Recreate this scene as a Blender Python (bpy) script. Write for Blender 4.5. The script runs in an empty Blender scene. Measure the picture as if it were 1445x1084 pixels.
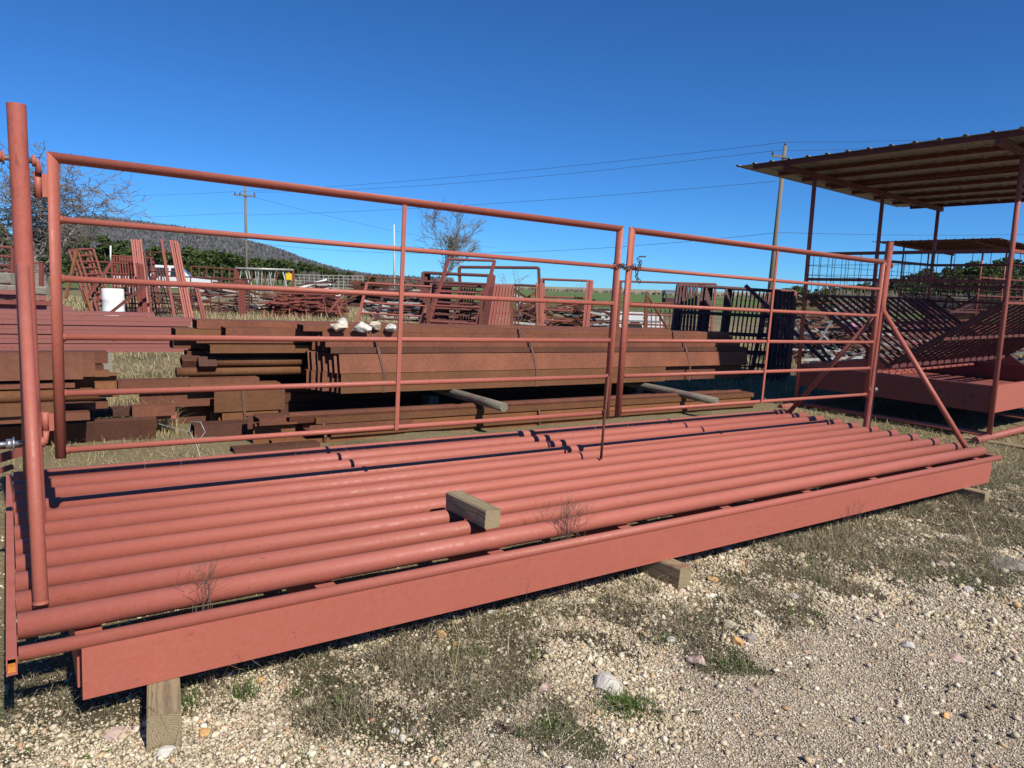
import bpy, math, random
import numpy as np
from mathutils import Matrix, Vector
R = random.Random(7)
NR = np.random.RandomState(11)
SC = bpy.context.scene
COL = SC.collection

# ------------------------------------------------------------------ camera
FPX, PITCH, ROLL, HC = 1019.03, .1365, -.031, 1.62

def axes(yaw, pitch, roll):
    cy, sy, cp, sp = math.cos(yaw), math.sin(yaw), math.cos(pitch), math.sin(pitch)
    fwd = np.array([sy*cp, cy*cp, -sp]); right = np.array([cy, -sy, 0.]); down = np.cross(fwd, right)
    cr, sr = math.cos(roll), math.sin(roll)
    return np.array([cr*right+sr*down, -sr*right+cr*down, fwd])

RC = axes(0, PITCH, ROLL)
RG = axes(.6127, .1346, -.0581)              # the same view seen from the (slightly tilted) deck of the cattle guard
CAM = np.array([0, 0, HC])
RW = RC.T @ RG
OG = CAM - RW @ np.array([.0076, -2.8843, 1.2677])
G = Matrix([[*RW[0], OG[0]], [*RW[1], OG[1]], [*RW[2], OG[2]], [0, 0, 0, 1]])   # yard frame: x along the guard, y away, z up

def g2w(p): return RW @ np.asarray(p, float) + OG

cd = bpy.data.cameras.new('camera'); cam = bpy.data.objects.new('camera', cd); COL.objects.link(cam)
cd.sensor_fit = 'HORIZONTAL'; cd.sensor_width = 36; cd.lens = FPX/1445*36
cd.clip_start = .05; cd.clip_end = 6000
cam.matrix_world = Matrix([[RC[0][i], -RC[1][i], -RC[2][i], CAM[i]] for i in range(3)] + [[0, 0, 0, 1]])
SC.camera = cam

# ------------------------------------------------------------------ light
SUN_EL = 42.2
ld = RW @ np.array([-.045, 1, -math.tan(math.radians(SUN_EL))*1.003]); ld /= np.linalg.norm(ld)
to_sun = Vector(-ld)
w = bpy.data.worlds.new('World'); SC.world = w; w.use_nodes = True
nt = w.node_tree; bg = nt.nodes['Background']
sky = nt.nodes.new('ShaderNodeTexSky'); sky.sky_type = 'NISHITA'; sky.sun_disc = False
sky.sun_elevation = math.asin(to_sun.z); sky.sun_rotation = math.atan2(to_sun.x, to_sun.y)
sky.altitude = 300; sky.air_density = .7; sky.dust_density = .05; sky.ozone_density = 6.0
hs = nt.nodes.new('ShaderNodeHueSaturation'); hs.inputs['Saturation'].default_value = 1.0
tint = nt.nodes.new('ShaderNodeMix'); tint.data_type = 'RGBA'; tint.blend_type = 'MULTIPLY'; tint.inputs[0].default_value = 1; tint.inputs[7].default_value = (.46, .98, 1.42, 1)
nt.links.new(sky.outputs[0], hs.inputs['Color']); nt.links.new(hs.outputs[0], tint.inputs[6]); nt.links.new(tint.outputs[2], bg.inputs[0])
bg.inputs[1].default_value = .071
sl = bpy.data.lights.new('sun', 'SUN'); sl.energy = 4.9; sl.angle = math.radians(.53); sl.color = (1, .935, .83)
so = bpy.data.objects.new('sun', sl); COL.objects.link(so)
so.rotation_euler = Vector(-to_sun).to_track_quat('-Z', 'Y').to_euler(); so.location = (20, -20, 40)
vs = SC.view_settings; vs.view_transform = 'Standard'; vs.look = 'None'; vs.exposure = .32; vs.gamma = 1
vs.use_curve_mapping = False
SC.cycles.diffuse_bounces = 1; SC.cycles.max_bounces = 8

# ------------------------------------------------------------------ pixel helpers (1445 px wide photograph)
def ray(px, py): return np.array([(px-722.5)/FPX, (py-542)/FPX, 1.]) @ RC
def atY(px, py, Y): v = ray(px, py); return CAM + v*(Y/v[1])
def gh(x, y): return -.0203 - .027*14*np.tanh(np.asarray(x)/14)
def gp(px, Y):                                   # ground point in image column px (measured at the ground) and depth Y
    py = 440.
    for _ in range(12):
        p = atY(px, py, Y); h = float(gh(p[0], p[1]))
        py += (p[2]-h)*FPX/Y
    p = atY(px, py, Y); return np.array([p[0], p[1], float(gh(p[0], p[1]))])

# ------------------------------------------------------------------ materials
def mat(name, rough=.6, metal=0.0):
    m = bpy.data.materials.new(name); m.use_nodes = True
    b = m.node_tree.nodes['Principled BSDF']; b.inputs['Specular IOR Level'].default_value = .32; b.inputs['Roughness'].default_value = rough; b.inputs['Metallic'].default_value = metal
    return m, m.node_tree, b
def nd(t, k, **kw):
    n = t.nodes.new('ShaderNode'+k)
    for a, v in kw.items():
        if a in n.inputs.keys(): n.inputs[a].default_value = v
        else: setattr(n, a, v)
    return n
def ramp(t, fac, stops, interp='LINEAR'):
    r = t.nodes.new('ShaderNodeValToRGB'); r.color_ramp.interpolation = interp
    e = r.color_ramp.elements
    while len(e) < len(stops): e.new(.5)
    for i, (p, c) in enumerate(stops):
        e[i].position = p; e[i].color = (*c, 1) if len(c) == 3 else c
    t.links.new(fac, r.inputs[0]); return r.outputs[0]
def mix(t, f, a, b, mode='MIX'):
    n = t.nodes.new('ShaderNodeMix'); n.data_type = 'RGBA'; n.blend_type = mode
    for s, v in ((n.inputs[0], f), (n.inputs[6], a), (n.inputs[7], b)):
        if hasattr(v, 'node'): t.links.new(v, s)
        elif isinstance(v, (int, float)): s.default_value = v
        else: s.default_value = (*v, 1)
    return n.outputs[2]
def math_(t, op, a, b=None, clamp=False):
    n = t.nodes.new('ShaderNodeMath'); n.operation = op; n.use_clamp = clamp
    for s, v in ((n.inputs[0], a), (n.inputs[1], b)):
        if v is None: continue
        if hasattr(v, 'node'): t.links.new(v, s)
        else: s.default_value = v
    return n.outputs[0]
def noise(t, scale, detail=4, vec=None, rough=.55, dist=0.):
    n = nd(t, 'TexNoise'); n.inputs['Scale'].default_value = scale; n.inputs['Detail'].default_value = detail
    n.inputs['Roughness'].default_value = rough; n.inputs['Distortion'].default_value = dist
    if vec is not None: t.links.new(vec, n.inputs['Vector'])
    return n.outputs[0]
def coords(t, scale=(1, 1, 1), which='Object'):
    tc = nd(t, 'TexCoord'); mp = nd(t, 'Mapping'); mp.inputs['Scale'].default_value = scale
    t.links.new(tc.outputs[which], mp.inputs[0]); return mp.outputs[0]
def wcoords(t, scale=(1, 1, 1)):
    g = nd(t, 'NewGeometry'); mp = nd(t, 'Mapping'); mp.inputs['Scale'].default_value = scale
    t.links.new(g.outputs['Position'], mp.inputs[0]); return mp.outputs[0]
def bump(t, b, h, strength=.3, dist=.01):
    n = nd(t, 'Bump'); n.inputs['Strength'].default_value = strength; n.inputs['Distance'].default_value = dist
    t.links.new(h, n.inputs['Height']); t.links.new(n.outputs[0], b.inputs['Normal'])
def isl(t):
    g = nd(t, 'NewGeometry'); return g.outputs['Random Per Island']
def objrand(t):
    return nd(t, 'ObjectInfo').outputs['Random']

def paint(name, base, rust=(.12, .035, .015), amt=.62, rough=.5, vary=.07, drips=False, spec=.32, dust_hilite=.2):
    m, t, b = mat(name, rough); b.inputs['Specular IOR Level'].default_value = spec
    v = wcoords(t)
    big = noise(t, 1.3, 4, v); sm = noise(t, 22, 6, v, .65); mid = noise(t, 6, 4, v)
    c = ramp(t, big, [(.3, tuple(x*(1-vary) for x in base)), (.7, tuple(min(1, x*(1+vary*.7)) for x in base))])
    orr = objrand(t)
    c = mix(t, .5, c, ramp(t, orr, [(0, tuple(x*(1-vary) for x in base)), (1, tuple(min(1, x*(1+vary)) for x in base))]))
    spot = math_(t, 'MULTIPLY', ramp(t, sm, [(amt, (0, 0, 0)), (amt+.06, (1, 1, 1))]), ramp(t, mid, [(.48, (0, 0, 0)), (.62, (1, 1, 1))]))
    c = mix(t, math_(t, 'MULTIPLY', spot, .75), c, rust)
    film = ramp(t, noise(t, 60, 3, v), [(.45, (0, 0, 0)), (.8, (.06, .06, .06))])
    c = mix(t, film, c, (.5, .42, .34))
    # scuffs along the length, sparse and in clusters; drips down the posts if asked for
    oc = coords(t, (1, 5, 5)); sc_ = noise(t, 16, 6, oc, .7, 1.2); cl = noise(t, 1.7, 3, v)
    sf = math_(t, 'MULTIPLY', ramp(t, sc_, [(.625, (0, 0, 0)), (.645, (1, 1, 1))]), ramp(t, cl, [(.46, (0, 0, 0)), (.58, (1, 1, 1))]))
    c = mix(t, math_(t, 'MULTIPLY', sf, .8), c, tuple(x*.42 for x in base))
    pale = ramp(t, noise(t, 5, 5, coords(t, (.6, 4, 4)), .65), [(.58, (0, 0, 0)), (.75, (.22, .22, .22))])
    c = mix(t, pale, c, tuple(min(1, x*1.15+.05) for x in base))
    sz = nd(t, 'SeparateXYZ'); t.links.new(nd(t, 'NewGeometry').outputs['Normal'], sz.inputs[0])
    top = math_(t, 'MULTIPLY', ramp(t, sz.outputs[2], [(.35, (0, 0, 0)), (.95, (dust_hilite,)*3)]), ramp(t, noise(t, 4, 6, coords(t, (.5, 3, 3)), .7), [(.3, (.15, .15, .15)), (.65, (1, 1, 1))]))
    c = mix(t, top, c, tuple(min(1, x*1.12+.06) for x in base))  # up-facing paint paled: dust film plus sunlit highlight put into the colour
    if drips:
        dr = ramp(t, noise(t, 7, 5, wcoords(t, (4, 4, .9)), .6), [(.53, (0, 0, 0)), (.60, (.75, .75, .75))])
        c = mix(t, math_(t, 'MULTIPLY', dr, ramp(t, noise(t, 2.2, 2, v), [(.42, (0, 0, 0)), (.55, (1, 1, 1))])), c, tuple(x*.5 for x in base))
    t.links.new(c, b.inputs['Base Color'])
    t.links.new(ramp(t, sm, [(.3, (rough-.08,)*3), (.75, (rough+.25,)*3)]), b.inputs['Roughness'])
    bump(t, b, math_(t, 'ADD', noise(t, 140, 3, v), math_(t, 'MULTIPLY', spot, -.8)), .16, .004)
    return m

def rusty(name, a, bcol, c3, rough=.75):
    m, t, b = mat(name, rough)
    v = wcoords(t); lo = wcoords(t, (1, 1, 1))
    n1 = noise(t, 2.2, 6, v, .62); n2 = noise(t, 26, 6, v, .7); n3 = noise(t, 7, 5, v, .6)
    c = ramp(t, n1, [(.3, a), (.55, bcol), (.78, c3)])
    c = mix(t, .38, c, ramp(t, n2, [(.25, tuple(x*.55 for x in a)), (.75, tuple(min(1, x*1.5) for x in bcol))]))
    orr = objrand(t)
    c = mix(t, .6, c, ramp(t, orr, [(0, (.58, .56, .58)), (.5, (.95, .95, .95)), (1, (1.3, 1.15, 1.0))]), 'MULTIPLY')
    st = ramp(t, n3, [(.66, (0, 0, 0)), (.74, (.7, .7, .7))])
    c = mix(t, st, c, (.30, .10, .03))
    t.links.new(c, b.inputs['Base Color'])
    bump(t, b, n2, .25, .004)
    return m

def plain(name, base, rough=.6, metal=0., vary=.25, scale=8, bmp=.15):
    m, t, b = mat(name, rough, metal)
    n = noise(t, scale, 6, wcoords(t), .6)
    c = ramp(t, n, [(.25, tuple(x*(1-vary) for x in base)), (.75, tuple(min(1, x*(1+vary)) for x in base))])
    t.links.new(c, b.inputs['Base Color'])
    if bmp: bump(t, b, noise(t, scale*8, 4, wcoords(t)), bmp, .004)
    return m

def wood(name, light, dark, ax=0):
    # solid wood: rings round the local x axis, so faces show grain and ends show rings
    m, t, b = mat(name, .85)
    tc = nd(t, 'TexCoord'); sep = nd(t, 'SeparateXYZ'); t.links.new(tc.outputs['Object'], sep.inputs[0])
    wob = noise(t, 5, 3, coords(t, (.35, 1.6, 1.6)))
    y = math_(t, 'ADD', sep.outputs[1], math_(t, 'MULTIPLY', wob, .03)); z = math_(t, 'ADD', sep.outputs[2], math_(t, 'MULTIPLY', wob, -.02))
    z = math_(t, 'ADD', z, .022)
    rr = math_(t, 'SQRT', math_(t, 'ADD', math_(t, 'MULTIPLY', y, y), math_(t, 'MULTIPLY', z, z)))
    ring = math_(t, 'SINE', math_(t, 'MULTIPLY', rr, 760))
    ring = math_(t, 'ADD', math_(t, 'MULTIPLY', ring, .5), .5)
    fib = noise(t, 14, 6, coords(t, (1.2, 22, 22)), .7)
    c = ramp(t, ring, [(0, dark), (.55, light), (1, light)])
    c = mix(t, .5, c, ramp(t, fib, [(.3, tuple(x*.5 for x in dark)), (.6, light)]))
    crack = ramp(t, noise(t, 5, 5, coords(t, (.8, 30, 30)), .65), [(.60, (0, 0, 0)), (.65, (.9, .9, .9))])
    c = mix(t, crack, c, tuple(x*.25 for x in dark))
    blot = ramp(t, noise(t, 7, 3, coords(t)), [(.6, (0, 0, 0)), (.68, (.6, .6, .6))])
    c = mix(t, blot, c, (.20, .075, .05))
    t.links.new(c, b.inputs['Base Color'])
    bump(t, b, math_(t, 'ADD', fib, math_(t, 'MULTIPLY', ring, .25)), .5, .004)
    return m

M = {}
M['red'] = paint('red_primer', (.338, .092, .061), amt=.645, rough=.52, spec=.42, dust_hilite=.5)
M['redweld'] = paint('red_primer_over_weld', (.30, .075, .05), amt=.5, rough=.6)
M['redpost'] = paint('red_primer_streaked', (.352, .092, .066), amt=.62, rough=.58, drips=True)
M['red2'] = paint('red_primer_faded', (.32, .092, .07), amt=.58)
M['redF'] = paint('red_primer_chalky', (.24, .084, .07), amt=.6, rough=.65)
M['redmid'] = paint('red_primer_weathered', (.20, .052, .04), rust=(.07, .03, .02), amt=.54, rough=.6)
M['reddark'] = paint('red_primer_shaded', (.11, .032, .028), rust=(.05, .025, .02), amt=.5, rough=.65)  # darker primer copy; shade under the feeder roof put into its colour
M['dark'] = paint('shaded_dark_red_pipe', (.085, .03, .03), rust=(.03, .02, .018), amt=.5, rough=.6)  # shade of the stacked gates put into a near-black red base
M['rust'] = rusty('rusted_steel', (.105, .040, .023), (.17, .063, .034), (.24, .095, .046))
M['rust2'] = rusty('rusted_steel_orange', (.115, .049, .022), (.17, .073, .030), (.235, .104, .042))
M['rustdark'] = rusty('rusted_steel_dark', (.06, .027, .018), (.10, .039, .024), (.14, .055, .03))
M['band'] = rusty('steel_band', (.10, .05, .04), (.15, .075, .055), (.2, .1, .07))
M['wood'] = wood('weathered_timber', (.34, .27, .16), (.17, .125, .075))
M['pole'] = wood('grey_pole_wood', (.23, .20, .155), (.11, .095, .078))
M['zinc'] = plain('zinc_bolt', (.55, .53, .5), .35, .9, .2, 30)
M['galv'] = plain('galvanised_pipe', (.42, .40, .37), .5, .4, .3, 5)
M['orange'] = plain('raw_rust_orange', (.55, .20, .04), .8, 0, .35, 40)
M['roof'] = plain('roof_sheet', (.25, .245, .225), .42, .25, .12, 2, .05)
M['white'] = plain('white_plastic', (.78, .79, .77), .45, 0, .07, 4, .03)
M['wpole'] = plain('pale_grey_pole', (.50, .50, .48), .7, 0, .12, 3)
M['wpaint'] = plain('white_vehicle_paint', (.55, .56, .56), .3, 0, .08, 3, 0)
M['glass'] = plain('dark_window_glass', (.02, .03, .035), .08, 0, .2, 2, 0)
M['tyre'] = plain('black_rubber', (.02, .02, .02), .85, 0, .3, 12)
M['grey'] = plain('grey_metal', (.22, .22, .22), .5, .4, .3, 7)
M['yellow'] = plain('yellow_paint', (.75, .50, .03), .5, 0, .15, 7)
M['insul'] = plain('brown_insulator', (.10, .06, .05), .3, 0, .2, 9, 0)
M['wire'] = plain('overhead_wire', (.045, .045, .05), .6, .3, .1, 2, 0)
M['pink'] = plain('faded_pink_plastic', (.55, .22, .33), .6, 0, .2, 7)
M['chain'] = rusty('rusty_chain', (.06, .035, .03), (.10, .06, .05), (.2, .12, .09))
M['greywood'] = wood('silvered_beam', (.30, .27, .22), (.14, .125, .105))

def veg(name, cols, rough=.8, trans=.15):
    m, t, b = mat(name, rough)
    c = ramp(t, isl(t), [(i/max(1, len(cols)-1), c) for i, c in enumerate(cols)])
    n = noise(t, .6, 3, wcoords(t))
    c = mix(t, .55, c, ramp(t, n, [(.3, (.62, .62, .62)), (.7, (1.25, 1.25, 1.2))]), 'MULTIPLY')
    t.links.new(c, b.inputs['Base Color'])
    b.inputs['Specular IOR Level'].default_value = .25
    if trans:
        out = [n_ for n_ in t.nodes if n_.type == 'OUTPUT_MATERIAL'][0]
        tr = nd(t, 'BsdfTranslucent'); ms = nd(t, 'MixShader'); ms.inputs[0].default_value = trans
        t.links.new(c, tr.inputs[0]); t.links.new(b.outputs[0], ms.inputs[1]); t.links.new(tr.outputs[0], ms.inputs[2])
        t.links.new(ms.outputs[0], out.inputs[0])
    return m
M['dry'] = veg('dry_grass_blades', [(.20, .15, .08), (.38, .30, .16), (.54, .45, .27), (.30, .25, .12), (.60, .52, .34)])
M['drygrey'] = veg('dead_weed_mat', [(.12, .095, .065), (.26, .215, .15), (.44, .37, .27), (.18, .16, .085), (.10, .125, .04), (.33, .28, .2)])
M['green'] = veg('green_grass_blades', [(.05, .09, .02), (.09, .15, .03), (.13, .19, .05), (.07, .11, .03)])
M['pine'] = veg('pine_needles', [(.036, .058, .018), (.062, .092, .026), (.095, .125, .038), (.05, .075, .026)])
M['bark'] = plain('grey_bark', (.17, .145, .12), .9, 0, .4, 9, .4)
M['twig'] = plain('dark_twigs', (.19, .165, .135), .9, 0, .3, 3, 0)
M['weed'] = plain('dead_weed_stem', (.14, .10, .075), .9, 0, .3, 9, 0)
M['hillwood'] = veg('hazy_leafless_wood', [(.10, .102, .122), (.125, .124, .14), (.15, .145, .152), (.09, .095, .118)], trans=0)  # blue-grey distance haze is put into these tree colours
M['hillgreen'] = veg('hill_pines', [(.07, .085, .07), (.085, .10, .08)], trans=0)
M['brush'] = veg('far_brush', [(.10, .085, .07), (.15, .13, .105), (.08, .08, .06)], trans=0)

# pebbles: each stone its own colour
m, t, b = mat('gravel_stone', .8)
c = ramp(t, isl(t), [(0, (.09, .075, .055)), (.09, (.28, .225, .15)), (.22, (.50, .43, .295)), (.42, (.63, .565, .41)), (.58, (.42, .35, .235)), (.68, (.70, .65, .50)),
                     (.80, (.54, .42, .33)), (.88, (.44, .36, .27)), (.95, (.54, .36, .19)), (.97, (.38, .18, .11)), (1, (.82, .79, .70))])
c = mix(t, .35, c, ramp(t, noise(t, 90, 4, wcoords(t)), [(.3, (.72, .68, .62)), (.7, (1.2, 1.18, 1.12))]), 'MULTIPLY')
t.links.new(c, b.inputs['Base Color']); bump(t, b, noise(t, 160, 4, wcoords(t)), .3, .004); M['pebble'] = m
def rockmat(name, a, bb, s=9):
    m, t, b = mat(name, .85)
    n = noise(t, s, 7, coords(t), .65, .6)
    c = ramp(t, n, [(.3, a), (.55, bb), (.75, tuple(min(1, x*1.25) for x in bb))])
    cr = ramp(t, noise(t, s*1.7, 5, coords(t), .6, 1.5), [(.60, (0, 0, 0)), (.66, (.5, .5, .5))])
    c = mix(t, cr, c, tuple(x*.35 for x in a))
    t.links.new(c, b.inputs['Base Color']); bump(t, b, n, .6, .02); return m
M['pebble2'] = M['pebble'].copy(); M['pebble2'].name = 'road_gravel_stone'
for n_ in M['pebble2'].node_tree.nodes:
    if n_.type == 'VALTORGB' and len(n_.color_ramp.elements) > 6:
        for e_ in n_.color_ramp.elements: q_ = e_.color; g_ = .35*q_[0]+.4*q_[1]+.25*q_[2]; e_.color = (.66*q_[0]+.32*g_+.015, .6*q_[1]+.36*g_, .68*q_[2]+.27*g_, 1)
M['rockw'] = rockmat('white_rock', (.34, .31, .26), (.60, .575, .51))
M['rockp'] = rockmat('pink_rock', (.36, .25, .20), (.56, .42, .36))
M['rocko'] = rockmat('orange_rock', (.42, .22, .08), (.62, .38, .16))
M['rockg'] = rockmat('grey_rock', (.16, .14, .12), (.30, .27, .24))
M['rocky'] = rockmat('cream_rock', (.36, .30, .2), (.60, .53, .40))

# ground: gravel in front of the guard, mossy verge, dry grass round the stacks, green field beyond
m, t, b = mat('yard_ground', .95)
pos = nd(t, 'NewGeometry').outputs['Position']
def dotp(vx, vy, off):
    n = nd(t, 'VectorMath'); n.operation = 'DOT_PRODUCT'; t.links.new(pos, n.inputs[0]); n.inputs[1].default_value = (vx, vy, 0)
    return math_(t, 'ADD', n.outputs['Value'], off)
gyv = dotp(RW[0][1], RW[1][1], -(RW[0][1]*OG[0]+RW[1][1]*OG[1]))          # distance behind the front pipe
wob = math_(t, 'MULTIPLY', math_(t, 'SUBTRACT', noise(t, .9, 5, pos, .6), .5), 2.6)
gyw = math_(t, 'ADD', gyv, wob)
vo = nd(t, 'TexVoronoi'); vo.inputs['Scale'].default_value = 95; t.links.new(pos, vo.inputs['Vector'])
vo2 = nd(t, 'TexVoronoi'); vo2.inputs['Scale'].default_value = 42; t.links.new(pos, vo2.inputs['Vector'])
sepc = nd(t, 'SeparateColor'); t.links.new(vo.outputs['Color'], sepc.inputs[0])
grav = ramp(t, sepc.outputs[0], [(0, (.26, .21, .15)), (.25, (.50, .43, .31)), (.5, (.60, .53, .40)), (.72, (.52, .43, .34)), (.88, (.72, .67, .56)), (1, (.46, .29, .18))])
gap = ramp(t, vo.outputs['Distance'], [(.0, (1, 1, 1)), (.6, (.5, .46, .40))])
grav = mix(t, .8, grav, gap, 'MULTIPLY')
grav = mix(t, .6, grav, ramp(t, noise(t, 1.1, 5, pos, .6), [(.3, (.86, .81, .75)), (.7, (1.15, 1.12, 1.05))]), 'MULTIPLY')
soil = ramp(t, noise(t, 30, 7, pos, .75), [(.3, (.032, .026, .017)), (.5, (.075, .062, .037)), (.62, (.15, .125, .072)), (.75, (.36, .31, .20))])
moss = ramp(t, noise(t, 45, 6, pos, .7), [(.3, (.035, .04, .012)), (.6, (.10, .105, .035)), (.8, (.2, .17, .09))])
soil = mix(t, ramp(t, noise(t, 2.3, 4, pos), [(.5, (0, 0, 0)), (.62, (1, 1, 1))]), soil, moss)
patch = noise(t, 1.7, 7, pos, .72)
av = nd(t, 'Attribute'); av.attribute_name = 'soil'
verge = ramp(t, math_(t, 'ADD', av.outputs['Fac'], math_(t, 'MULTIPLY', math_(t, 'SUBTRACT', noise(t, 14, 6, pos, .75), .5), 1.3)), [(.28, (0, 0, 0)), (.55, (1, 1, 1))])
near = mix(t, verge, grav, soil)
straw = ramp(t, noise(t, 38, 8, pos, .8), [(.25, (.07, .055, .03)), (.5, (.24, .19, .10)), (.75, (.44, .36, .21))])
straw = mix(t, ramp(t, noise(t, .8, 4, pos), [(.5, (0, 0, 0)), (.68, (.7, .7, .7))]), straw, moss)
c = mix(t, ramp(t, math_(t, 'MULTIPLY', math_(t, 'ADD', gyw, 2), .2), [(.35, (0, 0, 0)), (.62, (1, 1, 1))]), near, straw)
Yd = dotp(0, 1, 0)
fwob = math_(t, 'ADD', Yd, math_(t, 'MULTIPLY', noise(t, .03, 4, pos), 30))
field = ramp(t, noise(t, .12, 6, pos, .7), [(.3, (.075, .125, .030)), (.7, (.12, .175, .05))])
tan_ = ramp(t, noise(t, .2, 5, pos, .7), [(.3, (.24, .20, .12)), (.7, (.34, .28, .18))])
c = mix(t, ramp(t, math_(t, 'MULTIPLY', fwob, .005), [(.30, (0, 0, 0)), (.40, (1, 1, 1))]), c, field)
c = mix(t, ramp(t, math_(t, 'MULTIPLY', fwob, .001), [(.27, (0, 0, 0)), (.30, (1, 1, 1))]), c, tan_)
t.links.new(c, b.inputs['Base Color'])
hgt = math_(t, 'SUBTRACT', noise(t, 60, 6, pos, .7), math_(t, 'MULTIPLY', vo.outputs['Distance'], .9))
hgt = math_(t, 'SUBTRACT', hgt, math_(t, 'MULTIPLY', vo2.outputs['Distance'], .6))
bump(t, b, hgt, .75, .02)
M['ground'] = m

# ------------------------------------------------------------------ mesh builder
class MB:
    def __init__(s): s.v = []; s.f = []; s.sm = []
    def add(s, vs_, fs, smooth=False):
        o = len(s.v); s.v.extend([tuple(map(float, p)) for p in vs_])
        for f in fs: s.f.append(tuple(i+o for i in f)); s.sm.append(smooth)
    def box(s, a, b_, ch=0.):
        x0, y0, z0 = a; x1, y1, z1 = b_
        if ch: return s.prism([(y0+ch, z0), (y1-ch, z0), (y1, z0+ch), (y1, z1-ch), (y1-ch, z1), (y0+ch, z1), (y0, z1-ch), (y0, z0+ch)], x0, x1)
        s.prism([(y0, z0), (y1, z0), (y1, z1), (y0, z1)], x0, x1)
    def prism(s, prof, x0, x1):                       # (y,z) outline extruded along x
        n = len(prof); vs_ = [(x0, y, z) for y, z in prof]+[(x1, y, z) for y, z in prof]
        s.add(vs_, [(i, (i+1) % n, n+(i+1) % n, n+i) for i in range(n)]+[tuple(range(n))[::-1], tuple(range(n, 2*n))])
    def tube(s, pts, r, n=10, caps=True):
        pts = [np.asarray(p, float) for p in pts]; k = len(pts)
        rs = [r]*k if not hasattr(r, '__len__') else r
        d0 = pts[1]-pts[0]; d0 /= np.linalg.norm(d0)
        up = np.array([0, 0, 1.]) if abs(d0[2]) < .9 else np.array([1., 0, 0])
        vs_ = []
        for i, p in enumerate(pts):
            if i == 0: d = pts[1]-pts[0]
            elif i == k-1: d = pts[-1]-pts[-2]
            else:
                a_ = pts[i]-pts[i-1]; b_ = pts[i+1]-pts[i]; d = a_/np.linalg.norm(a_)+b_/np.linalg.norm(b_)
            d = d/(np.linalg.norm(d)+1e-9)
            u = np.cross(up, d); u /= (np.linalg.norm(u)+1e-9); v = np.cross(d, u); up = v
            for j in range(n):
                a_ = 2*math.pi*j/n; vs_.append(p+rs[i]*(math.cos(a_)*u+math.sin(a_)*v))
        fs = [(i*n+j, i*n+(j+1) % n, (i+1)*n+(j+1) % n, (i+1)*n+j) for i in range(k-1) for j in range(n)]
        s.add(vs_, fs, True)
        if caps:
            o = len(s.v)-k*n
            s.f += [tuple(range(o, o+n))[::-1], tuple(range(o+(k-1)*n, o+k*n))]; s.sm += [False, False]
    def bar(s, a, b_, w, h=None):                     # square bar between two points
        h = h or w; a = np.asarray(a, float); b_ = np.asarray(b_, float); d = b_-a; d /= np.linalg.norm(d)
        up = np.array([0, 0, 1.]) if abs(d[2]) < .9 else np.array([0., 1., 0])
        u = np.cross(up, d); u /= np.linalg.norm(u); v = np.cross(d, u)
        q = [(-w/2, -h/2), (w/2, -h/2), (w/2, h/2), (-w/2, h/2)]
        s.add([a+x*u+y*v for x, y in q]+[b_+x*u+y*v for x, y in q],
              [(0, 1, 5, 4), (1, 2, 6, 5), (2, 3, 7, 6), (3, 0, 4, 7), (3, 2, 1, 0), (4, 5, 6, 7)])
    def mesh(s, name, m):
        me = bpy.data.meshes.new(name); me.from_pydata(s.v, [], s.f); me.materials.append(m)
        me.polygons.foreach_set('use_smooth', s.sm); me.update(); return me
    def build(s, name, m, parent=None, mtx=None):
        return link(name, s.mesh(name, m), parent, mtx)

def link(name, me, parent=None, mtx=None):
    o = bpy.data.objects.new(name, me); COL.objects.link(o)
    if parent is not None: o.parent = parent
    if mtx is not None:
        if parent is not None: o.matrix_local = mtx
        else: o.matrix_world = mtx
    return o
def T(x, y, z): return Matrix.Translation((x, y, z))
def tag(o, label, cat, group=None, kind=None):
    if label: o['label'] = label
    if cat: o['category'] = cat
    if group: o['group'] = group
    if kind: o['kind'] = kind
    return o
def thing(name, label, cat, mtx=None, group=None):
    o = bpy.data.objects.new(name, None); o.empty_display_size = .2; COL.objects.link(o)
    if mtx is not None: o.matrix_world = mtx
    return tag(o, label, cat, group)
def kids(o): return [c for c in bpy.data.objects if c.parent == o]
def copy_tree(o, parts=None):
    r = o.copy(); COL.objects.link(r)
    for ch in (parts if parts is not None else kids(o)):
        c_ = ch.copy(); COL.objects.link(c_); c_.parent = r
    return r
def fast_mesh(name, m, V, F, smooth=False):            # V (n,3), F (k,3) numpy
    me = bpy.data.meshes.new(name); me.vertices.add(len(V)); me.vertices.foreach_set('co', np.ascontiguousarray(V, np.float32).ravel())
    k = F.shape[1]; me.loops.add(F.size); me.loops.foreach_set('vertex_index', np.ascontiguousarray(F, np.int32).ravel())
    me.polygons.add(len(F)); me.polygons.foreach_set('loop_start', np.arange(0, F.size, k, dtype=np.int32))
    if smooth: me.polygons.foreach_set('use_smooth', np.ones(len(F), bool))
    me.update(calc_edges=True); me.validate(); me.materials.append(m); return me

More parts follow.
